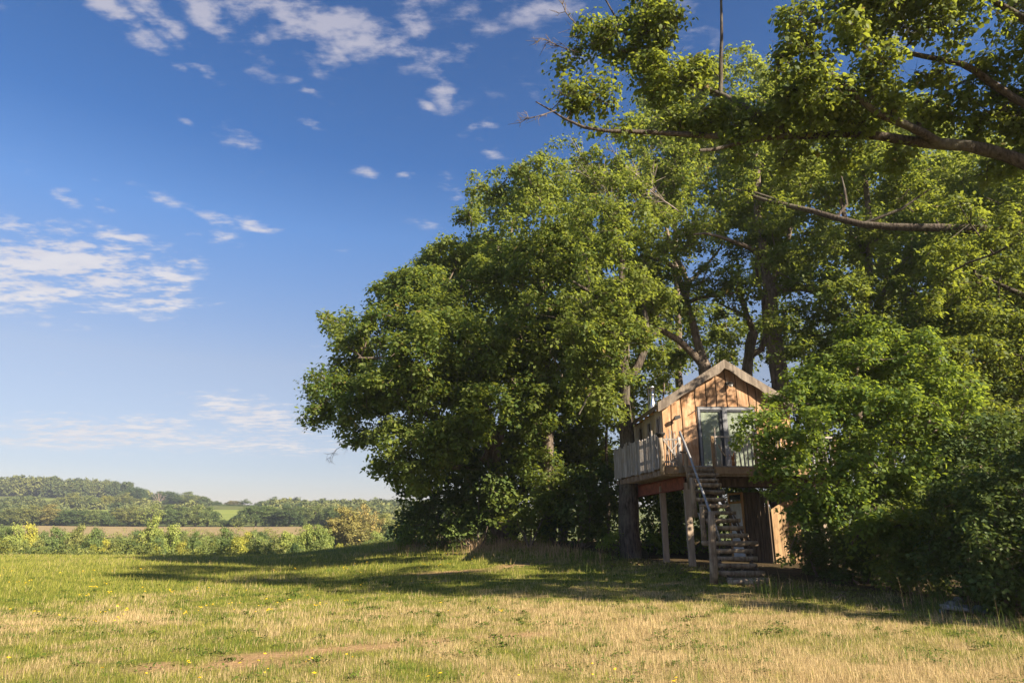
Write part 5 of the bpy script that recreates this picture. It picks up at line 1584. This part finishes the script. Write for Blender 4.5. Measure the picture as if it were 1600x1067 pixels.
# dead bare twigs reaching out of the crowns
def dead_branch(label, Y, pts, n, seed, r0=.03, ln=.9):
    r_ = np.random.default_rng(seed)
    main = resample(PT(Y, pts), .25, .03, r_)
    V, Fc, off = [], [], 0
    def tb(p, r):
        nonlocal off
        v, f = tube_np(p, r, 4); V.append(v); Fc.append(f+off); off += len(v)
    tb(main, np.linspace(r0, .006, len(main)))
    for i in range(n):
        k = r_.integers(len(main)//4, len(main)-1)
        d = (main[k+1]-main[k]); d /= np.linalg.norm(d)
        d = d+r_.normal(0, .55, 3); d /= np.linalg.norm(d)
        L = ln*r_.uniform(.3, 1.0)
        q_ = [main[k], main[k]+d*L*.4+r_.normal(0, .05, 3), main[k]+d*L+r_.normal(0, .12, 3)]
        tb(q_, [.012, .009, .004])
        for _ in range(2):
            d2 = d+r_.normal(0, .7, 3); d2 /= np.linalg.norm(d2)
            tb([q_[1], q_[1]+d2*L*.3, q_[1]+d2*L*.5+r_.normal(0, .04, 3)], [.007, .005, .003])
    o = main[0]
    ob = mesh_np('dead_branch', np.vstack(V), 4, np.vstack(Fc).ravel(), M['twig'] if Y < 20 else M['dead_twig'], None, o)
    ob.location = tuple(o)
    tag(ob, label, 'branch', 'bare dead branches in the crowns')
dead_branch('bare forked twigs against the sky, left tip of the near oak bough', 14.1, [(905, 82), (870, 72), (845, 55), (830, 60)], 12, 81, .02, .6)
dead_branch('bare twig curling up at the top left of the near oak', 14.2, [(915, 50), (890, 30), (878, 8), (872, -15)], 8, 82, .018, .5)
dead_branch('lowest bare twig pointing left from the near oak bough', 14.0, [(870, 172), (838, 186), (812, 184)], 7, 83, .016, .45)
dead_branch('pale bundle of dead twigs high left of the roof', 28.0, [(985, 345), (955, 310), (930, 275), (910, 262)], 26, 84, .035, 2.2)
dead_branch('pale dead bough above the bundle of dead twigs', 28.5, [(1060, 330), (1020, 300), (985, 262), (965, 258)], 22, 85, .035, 1.8)
dead_branch('bare twigs drooping off the low left tip of the wood', 36.5, [(580, 672), (545, 692), (525, 700), (512, 722)], 12, 86, .03, 1.0)
dead_branch('bare twigs over the top right of the roof oak', 27.0, [(1340, 60), (1375, 30), (1400, 10), (1398, -12)], 10, 87, .03, 1.0)

# stones and grey boards lying under the hedge
gs = ground_at(1497, 958)
SR = empty('stone_heap', gs, 'grey stones piled in the shade under the right hedge', 'stones')
r_ = np.random.default_rng(99)
for (px, py, rx, rz) in ((1488, 947, .17, .10), (1503, 950, .16, .07), (1480, 955, .15, .07), (1515, 957, .14, .08), (1530, 953, .12, .09), (1545, 957, .10, .06), (1497, 938, .10, .07)):
    c = P(px, py, gs[1]+r_.uniform(-.05, .12))
    n, mrow = 9, 6
    vs, fs = [], []
    for i in range(mrow):
        th = math.pi*i/(mrow-1)
        for j in range(n):
            ph = 2*math.pi*j/n
            k = 1+.22*r_.normal()*(0 < i < mrow-1)
            vs.append(c+np.array((rx*k*math.sin(th)*math.cos(ph), rx*.8*k*math.sin(th)*math.sin(ph), rz*1.1*math.cos(th)*(.8+.2*k))))
    for i in range(mrow-1):
        for j in range(n):
            fs.append((i*n+j, (i+1)*n+j, (i+1)*n+(j+1) % n, i*n+(j+1) % n))
    MB().add(vs, fs).build('stone', M['stone'], SR, tuple(gs))
c0, c1 = P(1470, 947, gs[1]-.05), P(1512, 951, gs[1]-.15)
bd = MB().beam(c0, c1, .16, .03, (0, -.4, 1)).build('grey_board', M['grey_plank'], None)
tag(bd, 'grey weathered board leaning on the stones under the hedge', 'board')

# flat log lying before the stairs
fl0, fl1 = ground_at(1138, 913), ground_at(1196, 912)
flo = MB().tube([fl0+UP*.03, (fl0+fl1)/2+UP*.045, fl1+UP*.03], [.075, .085, .07], 9, .06, 5).build('flat_log', M['log'], None, (0, 0, 0), True)
tag(flo, 'half-sunk log lying on the ground before the lowest stair tread', 'log')

# leaf litter under the hedge edge
n = 9000
x, y = sample_field(n*6, 12, 45, 1.3)
wd = wood_d(x, y)
keep = (rng.random(len(x)) < np.exp(-((wd-.2)/1.2)**2)*.8) & (wd > -1.6)
x, y = x[keep], y[keep]
z = height(x, y)
k = len(x); a = rng.uniform(0, 6.28, k); L = rng.uniform(.03, .07, k)*(y/14)**.6
d = np.stack([np.cos(a), np.sin(a), rng.normal(0, .35, k)], 1)*L[:, None]; s = np.stack([-np.sin(a), np.cos(a), rng.normal(0, .35, k)], 1)*L[:, None]*.4
p = np.stack([x, y, z+.015], 1)
co = np.stack([p-d, p+s, p+d, p-s], 1).reshape(-1, 3)
m, q, out = new_mat('dry_leaf'); at = q.n('ShaderNodeAttribute'); at.attribute_name = 'tint'
principled(q, out, q.mix(at.outputs['Fac'], (0.10, 0.065, 0.035), (0.26, 0.18, 0.11)), .8, spec=.2); M['dry_leaf'] = m
ob = mesh_np('fallen_leaves', co, 4, np.arange(4*k), M['dry_leaf'], attrs={'tint': np.repeat(rng.random(k), 4)}); tag(ob, kind='stuff')

# ------------------------------------------------------------------ the valley and the hill beyond the field
def proto(name, seed, lumps, trunk_h, dens, nper, L, leaf='far_leaf', cr=.085, bark='twig', bare=0.0, hollow=.5):
    """a far tree of unit height: lumps (x, z, r)"""
    r_ = np.random.default_rng(seed)
    blobs = [(np.array((x, r_.uniform(-.12, .12), z)), (r, r*.9, r*.9)) for x, z, r in lumps]
    C, T = fill_blobs(blobs, dens, r_, cr, .02, hollow)
    V, Fc = grow([([np.zeros(3), np.array((.01, 0, trunk_h)), np.array((0, 0, .75))], .035, .012)], [], C[::3], r_, .004, step=.12, jit=.01)
    tm = mesh_np('trunk', V, 4, Fc.ravel(), M[bark], None, smooth=True)
    R = cr*r_.uniform(.8, 1.3, len(C))
    co, idx, ti = leaves_np(C, R, int(nper*2.6), L*.56, L*.44, r_, .75, tint0=T, nout=1.7, nrand=.3, tsig=.09, tri3=True)
    # leaf faces of the crown turn outward
    cm = mesh_np('crown', co, 3, idx, M[leaf], None, attrs={'tint': ti})
    dt, dc = tm.data, cm.data
    bpy.data.objects.remove(tm); bpy.data.objects.remove(cm)
    return name, dt, dc
PR = {
 'round': proto('round', 1, [(0, .60, .30), (-.26, .48, .24), (.27, .50, .24), (-.08, .34, .26), (.14, .30, .24), (0, .80, .18), (-.3, .28, .18), (.32, .28, .18)], .3, 7, 20, .055),
 'wide': proto('wide', 2, [(0, .62, .30), (-.40, .48, .26), (.42, .46, .26), (-.2, .70, .22), (.22, .72, .22), (-.62, .34, .2), (.62, .34, .2), (-.15, .36, .26), (.2, .34, .26)], .3, 7, 20, .055),
 'tall': proto('tall', 3, [(0, .84, .13), (-.03, .66, .17), (.05, .5, .19), (-.04, .34, .19), (.03, .18, .17)], .3, 8, 22, .05),
 'bush': proto('bush', 4, [(0, .5, .38), (-.4, .4, .32), (.42, .42, .34), (-.7, .28, .24), (.72, .26, .24), (.1, .74, .24), (-.2, .2, .3), (.3, .18, .3)], .2, 7, 20, .07),
 'ragged': proto('ragged', 5, [(.05, .72, .24), (-.22, .56, .20), (.3, .55, .17), (.0, .44, .20), (-.32, .36, .13), (.24, .34, .15), (-.08, .9, .1)], .36, 5, 16, .055),
}
FC0 = {'dark': (.62, .74, .62), 'green': (.95, 1.0, .85), 'olive': (1.15, 1.05, .9), 'yellow': (1.75, 1.45, .7), 'gold': (1.75, 1.45, .65), 'brown': (1.35, 1.02, .9), 'light': (1.35, 1.35, .95), 'deep': (.45, .58, .55), 'pink': (1.7, 1.2, 1.2)}
FC = FC0
FAR = []
def far_tree(px, Y, py_top, kind, colr, name, label, cat, group, w=None):
    """w: crown width in photo pixels"""
    r_ = random.Random(int(px*13+Y))
    x = Xat(px, Y, 815)
    z = H(x, Y)
    hgt = zat(py_top, Y)-z
    hgt = max(hgt, 1.2)
    unit_w = {'round': 1.08, 'wide': 1.65, 'tall': .42, 'bush': 1.95, 'ragged': .9}[kind]
    wm = (w/F*Y*1.38) if w else hgt*unit_w
    root = empty(name, (x, Y, z-.1), label, cat, group)
    FAR.append((label, px, root))
    sx_ = wm/unit_w/hgt
    root.scale = (hgt*sx_, hgt*max(.7, min(1.4, sx_)), hgt)
    root.rotation_euler = (0, 0, r_.choice((-1, 1))*r_.uniform(0, .5)+(math.pi if r_.random() < .5 else 0))
    _, dt, dc = PR[kind]
    for nm, d in (('trunk', dt), ('crown', dc)):
        o = bpy.data.objects.new(nm, d); o.parent = root; COL.objects.link(o)
        c = FC[colr]; j = r_.uniform(.95, 1.2)*(1.25 if Y < 200 else 1.1)
        o.color = (c[0]*j, c[1]*j, c[2]*j, 1)
    return root

WORDS = {'dark': 'dark green', 'green': 'mid-green', 'olive': 'olive green', 'yellow': 'yellow-green', 'gold': 'golden yellow', 'brown': 'brownish', 'light': 'light green', 'deep': 'blackish green', 'pink': 'pinkish brown'}
SHAPE = {'round': 'rounded', 'wide': 'spreading', 'tall': 'narrow upright', 'bush': 'low broad', 'ragged': 'open ragged'}
ROWA = [(8, 838, 'bush', 'gold', 50), (30, 815, 'round', 'light', 34), (50, 814, 'round', 'yellow', 34), (12, 818, 'round', 'dark', 36), (70, 836, 'bush', 'olive', 36), (92, 820, 'round', 'dark', 40), (117, 831, 'round', 'green', 42), (126, 816, 'round', 'olive', 34),
        (155, 821, 'round', 'dark', 36), (150, 846, 'bush', 'gold', 30), (172, 839, 'round', 'gold', 26), (198, 836, 'round', 'green', 40), (186, 836, 'bush', 'olive', 30), (241, 801, 'round', 'light', 36), (218, 824, 'round', 'deep', 26), (231, 822, 'tall', 'yellow', 20),
        (271, 814, 'tall', 'light', 20), (252, 836, 'round', 'deep', 24), (288, 843, 'round', 'yellow', 30), (250, 848, 'bush', 'gold', 22), (308, 826, 'round', 'dark', 24), (326, 833, 'round', 'green', 18), (290, 832, 'bush', 'olive', 26), (355, 820, 'round', 'dark', 40), (372, 833, 'bush', 'yellow', 48),
        (340, 838, 'bush', 'green', 34), (402, 829, 'ragged', 'green', 40), (430, 833, 'ragged', 'olive', 38), (398, 851, 'bush', 'gold', 40), (420, 848, 'bush', 'light', 36), (466, 844, 'bush', 'deep', 30), (492, 811, 'wide', 'light', 58), (505, 838, 'round', 'green', 40), (470, 852, 'bush', 'olive', 30),
        (512, 853, 'bush', 'brown', 34), (550, 848, 'bush', 'gold', 46), (535, 845, 'bush', 'yellow', 34), (580, 842, 'bush', 'olive', 34), (593, 829, 'round', 'green', 38), (606, 838, 'round', 'deep', 30), (626, 816, 'ragged', 'yellow', 36), (640, 828, 'round', 'green', 34),
        (30, 850, 'bush', 'yellow', 46), (75, 850, 'bush', 'light', 50), (110, 852, 'bush', 'olive', 40), (215, 850, 'bush', 'olive', 44), (320, 850, 'bush', 'light', 46), (600, 852, 'bush', 'gold', 40), (440, 855, 'bush', 'olive', 30), (350, 853, 'bush', 'yellow', 30), (180, 855, 'bush', 'yellow', 36)]
for i, (px, top, kd, cl, w) in enumerate(ROWA):
    Y = (88 if top > 843 else (98 if top > 832 else 112))+random.Random(i).uniform(-3, 3)
    nm = 'valley_bush' if kd == 'bush' else 'valley_tree'
    far_tree(px, Y, top, kd, cl, nm, f"{SHAPE[kd]} {WORDS[cl]} {'bush' if kd == 'bush' else 'tree'} just beyond the meadow edge", 'bush' if kd == 'bush' else 'tree', 'trees and bushes just beyond the meadow edge', w)
MID = [(540, 150, 788, 'round', 'brown', 72, 'large brownish-green tree right of the stubble field'), (570, 165, 785, 'ragged', 'pink', 40, 'dying pinkish-brown tree beside the large brownish-green one'),
       (600, 185, 800, 'round', 'olive', 44, 'olive tree right of the dying pinkish-brown tree'), (632, 190, 800, 'round', 'green', 46, 'mid-green tree partly behind the low left tip of the wood'), (612, 160, 822, 'bush', 'deep', 40, 'blackish bush in shade under the olive valley tree')]
rr_ = random.Random(77)
for i in range(34):
    px = rr_.uniform(-10, 600); kd = rr_.choice(('round', 'round', 'wide', 'bush', 'ragged')); cl = rr_.choice(('green', 'light', 'yellow', 'olive', 'dark', 'light'))
    far_tree(px, rr_.uniform(118, 150), rr_.uniform(826, 840), kd, cl, 'valley_bush' if kd == 'bush' else 'valley_tree', f"{SHAPE[kd]} {WORDS[cl]} {'bush' if kd == 'bush' else 'tree'} deep in the valley belt", 'bush' if kd == 'bush' else 'tree', 'trees and bushes deep in the valley belt', rr_.uniform(26, 44))
for px, Y, top, kd, cl, w, lb in MID:
    far_tree(px, Y, top, kd, cl, 'valley_tree', lb, 'tree', 'trees right of the stubble field', w)
ROWB = [(2, 796, 'round', 'dark', 34), (24, 790, 'wide', 'olive', 44), (50, 787, 'round', 'olive', 40), (74, 786, 'round', 'brown', 42), (96, 796, 'round', 'dark', 36), (120, 794, 'wide', 'dark', 46), (146, 795, 'round', 'green', 36), (160, 797, 'round', 'dark', 36),
        (186, 792, 'round', 'olive', 36), (206, 789, 'round', 'olive', 34), (218, 806, 'bush', 'deep', 40), (236, 786, 'ragged', 'light', 34), (262, 786, 'round', 'dark', 32), (286, 790, 'round', 'dark', 36), (306, 787, 'round', 'green', 36), (324, 790, 'round', 'dark', 32), (346, 810, 'bush', 'green', 28), (364, 808, 'bush', 'dark', 24), (373, 804, 'round', 'green', 20),
        (400, 786, 'wide', 'dark', 52), (425, 790, 'round', 'dark', 44), (448, 788, 'round', 'deep', 42), (470, 790, 'round', 'dark', 42), (492, 788, 'round', 'green', 40), (515, 790, 'round', 'dark', 42), (540, 792, 'round', 'green', 42), (35, 806, 'bush', 'deep', 50), (180, 810, 'bush', 'dark', 50), (100, 812, 'bush', 'dark', 50)]
for i, (px, top, kd, cl, w) in enumerate(ROWB):
    far_tree(px, 311+random.Random(i+7).uniform(-3, 5), top, kd, cl, 'hedgerow_tree', f"{SHAPE[kd]} {WORDS[cl]} {'bush' if kd == 'bush' else 'tree'} in the hedgerow behind the stubble", 'tree', "hedgerow along the stubble field's far side", w)
ROWC = [(108, 768, 'round', 'olive', 36), (135, 773, 'round', 'green', 32), (162, 772, 'wide', 'yellow', 26), (181, 772, 'round', 'olive', 30), (190, 768, 'round', 'olive', 26), (60, 783, 'round', 'olive', 40), (85, 784, 'round', 'olive', 34), (120, 782, 'bush', 'green', 36), (210, 778, 'round', 'olive', 32), (226, 780, 'round', 'brown', 26), (150, 787, 'bush', 'olive', 34), (30, 785, 'round', 'green', 34), (5, 783, 'round', 'green', 30), (100, 778, 'round', 'dark', 34), (118, 774, 'wide', 'olive', 34), (140, 782, 'round', 'olive', 36), (172, 784, 'round', 'green', 34), (196, 782, 'wide', 'olive', 40), (12, 790, 'bush', 'dark', 40), (45, 790, 'bush', 'olive', 40), (70, 790, 'round', 'dark', 36), (236, 784, 'round', 'green', 30), (262, 788, 'bush', 'olive', 30), (152, 776, 'round', 'green', 26), (88, 776, 'round', 'olive', 26)]
for i, (px, top, kd, cl, w) in enumerate(ROWC):
    far_tree(px, 462+random.Random(i+3).uniform(-4, 14), top, kd, cl, 'hillside_tree', f"{SHAPE[kd]} {WORDS[cl]} {'bush' if kd == 'bush' else 'tree'} on the slope below the hilltop wood", 'tree', 'trees on the slope below the hilltop wood', w)
ROWD = [(203, 758, 'wide', 'deep', 38, 'dark domed tree alone on the skyline right of the hilltop wood'), (190, 765, 'round', 'dark', 22, 'small tree at the left foot of the dark domed skyline tree'), (222, 775, 'bush', 'dark', 16, 'low bush right of the dark domed skyline tree'),
        (252, 765, 'wide', 'dark', 50, 'broad skyline tree with a bare dead tree in front'), (288, 767, 'round', 'green', 32, 'tall skyline tree right of the bare dead tree'), (308, 773, 'wide', 'olive', 28, 'spreading skyline tree right of the tall one'), (270, 778, 'bush', 'dark', 40, 'bushy skyline tree below the gap of the two crowns'),
        (334, 782, 'round', 'dark', 16, 'small round skyline tree above the bright pasture'), (362, 781, 'wide', 'brown', 22, 'flat-topped tan tree above the bright pasture'), (380, 779, 'ragged', 'dark', 16, 'thin two-headed skyline tree right of the tan tree'), (405, 782, 'round', 'dark', 16, 'small dark tree left of the tallest lone skyline tree'), (425, 775, 'ragged', 'dark', 18, 'lone open-crowned skyline tree on a bare stem')]
for px, top, kd, cl, w, lb in ROWD:
    far_tree(px, 540, top, kd, cl, 'skyline_tree', lb, 'tree', 'single trees on the skyline', w)
for i, px in enumerate(range(318, 440, 11)):
    far_tree(px, 536, 788.5, 'bush', 'dark', 'skyline_hedge_bush', 'low dark skyline hedge bush above the bright pasture', 'bush', 'skyline hedge above the bright pasture', 15)

# trees of one look in one row are told apart by their order along it
ORD = ['leftmost', 'second from left', 'third from left', 'fourth from left', 'fifth from left', 'sixth from left', 'seventh from left', 'eighth from left', 'ninth from left', 'tenth from left', 'eleventh from left', 'twelfth from left', 'thirteenth from left', 'fourteenth from left']
bylab = {}
for lb, px, ro in FAR:
    bylab.setdefault(lb, []).append((px, ro))
for lb, lst in bylab.items():
    if len(lst) > 1:
        for k, (px, ro) in enumerate(sorted(lst, key=lambda e: e[0])):
            ro['label'] = ORD[k]+' of: '+lb

# bare dead tree on the slope
Y = 470
x = Xat(247, Y, 800); b = np.array((x, Y, H(x, Y)))
def q_(px, py): return P(px, py, Y)
dt = MB()
top = q_(248, 771)
dt.tube([b, q_(248, 795), q_(248, 782), top], [.6, .45, .35, .12], 6)
for (p1, p2) in (((240, 777), (237, 774)), ((243, 775), (241, 769)), ((256, 777), (260, 774)), ((254, 780), (259, 780)), ((241, 782), (237, 781)), ((251, 774), (253, 769)), ((247, 774), (247, 767))):
    dt.tube([q_(248, 786), q_(*p1), q_(*p2)], [.26, .17, .07], 5)
    for dx, dy in ((3, -2), (-2, -3), (2, 2)):
        dt.tube([q_(*p1), q_(p1[0]+dx, p1[1]+dy)], [.12, .05], 4)
do = dt.build('dead_tree', M['twig'], None)
tag(do, 'bare pale dead tree standing on the slope in front of the skyline trees', 'tree')

# scrub covering the valley floor between the trees
r_ = np.random.default_rng(321)
co_, ix_, ti_, off = [], [], [], 0
for k in range(620):
    Y = 78+112*r_.random()**1.3; x = r_.uniform(-.85, .02)*Y
    if Y < 84 and wood_d(x, Y) > -6: continue
    z0 = H(x, Y); rr = r_.uniform(.9, 2.2)*(1+.004*(Y-80))
    t0 = np.clip(r_.normal(.42, .26), .05, .9)
    C, T = fill_blobs([(np.array((x, Y, z0+rr*.45)), (rr*1.2, rr*1.1, rr*r_.uniform(.6, 1.1)))], 3.2, r_, rr*.3, z0, .6)
    c_, i_, t_ = leaves_np(C, np.full(len(C), rr*.28), 17, .21*(.7+rr*.2), .17*(.7+rr*.2), r_, .8, tint0=np.clip(T-.42+t0, 0, .9), nout=1.4, nrand=.35, tsig=.09, tri3=True)
    co_.append(c_); ix_.append(i_+off); ti_.append(t_); off += len(c_)
ob = mesh_np('valley_scrub', np.vstack(co_), 3, np.concatenate(ix_), M['far_leaf'], attrs={'tint': np.concatenate(ti_)})
ob.color = (1.15, 1.1, .8, 1)
tag(ob, kind='stuff')

# distant woods that read as one mass
def far_wood(name, spots, seed):
    r_ = np.random.default_rng(seed)
    co_, ix_, ti_, off = [], [], [], 0
    for (x, y, h_, w_) in spots:
        z0 = H(x, y)
        t0 = np.clip(r_.normal(.40, .30), .03, .9)
        bl = [(np.array((x+w_*dx, y+w_*dy, z0+h_*zz)), (w_*rr, w_*rr, h_*rz)) for dx, dy, zz, rr, rz in ((0, 0, .70, .5, .28), (-.3, -.2, .5, .42, .3), (.3, -.15, .48, .42, .3), (0, -.3, .28, .5, .28))]
        C, T = fill_blobs(bl, 3.4, r_, w_*.17, z0, .62)
        c_, i_, t_ = leaves_np(C, np.full(len(C), w_*.14), 12, w_*.135, w_*.115, r_, .75, tint0=np.clip((T-.42)*.6+t0, 0, .9), nout=1.7, nrand=.3, tsig=.07, tri3=True)
        co_.append(c_); ix_.append(i_+off); ti_.append(t_); off += len(c_)
    ob = mesh_np(name, np.vstack(co_), 3, np.concatenate(ix_), M['far_leaf'], attrs={'tint': np.concatenate(ti_)})
    ob.color = (1.05, 1.0, .95, 1)
    tag(ob, kind='stuff')
r_ = np.random.default_rng(500)
sp_ = []
for k in range(190):
    Y = r_.uniform(592, 680); px = r_.uniform(-40, 200)-(Y-592)*.1
    sp_.append((Xat(px, Y, 770), Y, r_.uniform(13, 18), r_.uniform(8, 12)))
for k in range(26):
    Y = r_.uniform(588, 640); px = r_.uniform(190, 232)
    sp_.append((Xat(px, Y, 770), Y, r_.uniform(7, 11), r_.uniform(7, 10)))
far_wood('hilltop_wood', sp_, 501)
sp_ = []
for k in range(95):
    Y = r_.uniform(322, 500); px = r_.uniform(-40, 330)
    if 505 < Y < 572 and 15 < px < 100: continue
    if 345 < Y < 455 and (135 < px < 182 or 208 < px < 226 or 262 < px < 280 or px > 318): continue
    if px > 235 and r_.random() < .6: continue
    sp_.append((Xat(px, Y, 800), Y, r_.uniform(4, 8.5), r_.uniform(7, 12)))
far_wood('slope_wood', sp_, 503)
sp_ = []
for k in range(170):
    Y = r_.uniform(560, 700); px = r_.uniform(425, 720)
    sp_.append((Xat(px, Y, 790), Y, max(4., zat(r_.uniform(782, 788), Y)-H(Xat(px, Y, 790), Y)), r_.uniform(9, 14)))
for k in range(120):
    Y = r_.uniform(330, 470); px = r_.uniform(430, 720)
    sp_.append((Xat(px, Y, 800), Y, r_.uniform(4.5, 8), r_.uniform(9, 13)))
far_wood('distant_wood', sp_, 502)

# ---- the air: thin summer haze between here and the hills
hz = MB().box((0, 1985, 17), ((1, 0, 0), (0, 1, 0), (0, 0, 1)), (4300, 2060, 48))
m = bpy.data.materials.new('haze'); m.use_nodes = True
m.node_tree.nodes.clear()
q = NT(m.node_tree); out = q.n('ShaderNodeOutputMaterial'); v = q.n('ShaderNodeVolumePrincipled')
v.inputs['Color'].default_value = (0.80, 0.87, 1.0, 1)
v.inputs['Density'].default_value = 0.00030
v.inputs['Anisotropy'].default_value = 0.2
q.l(v.outputs[0], out.inputs['Volume'])
ho = hz.build('haze', m); tag(ho, kind='stuff')
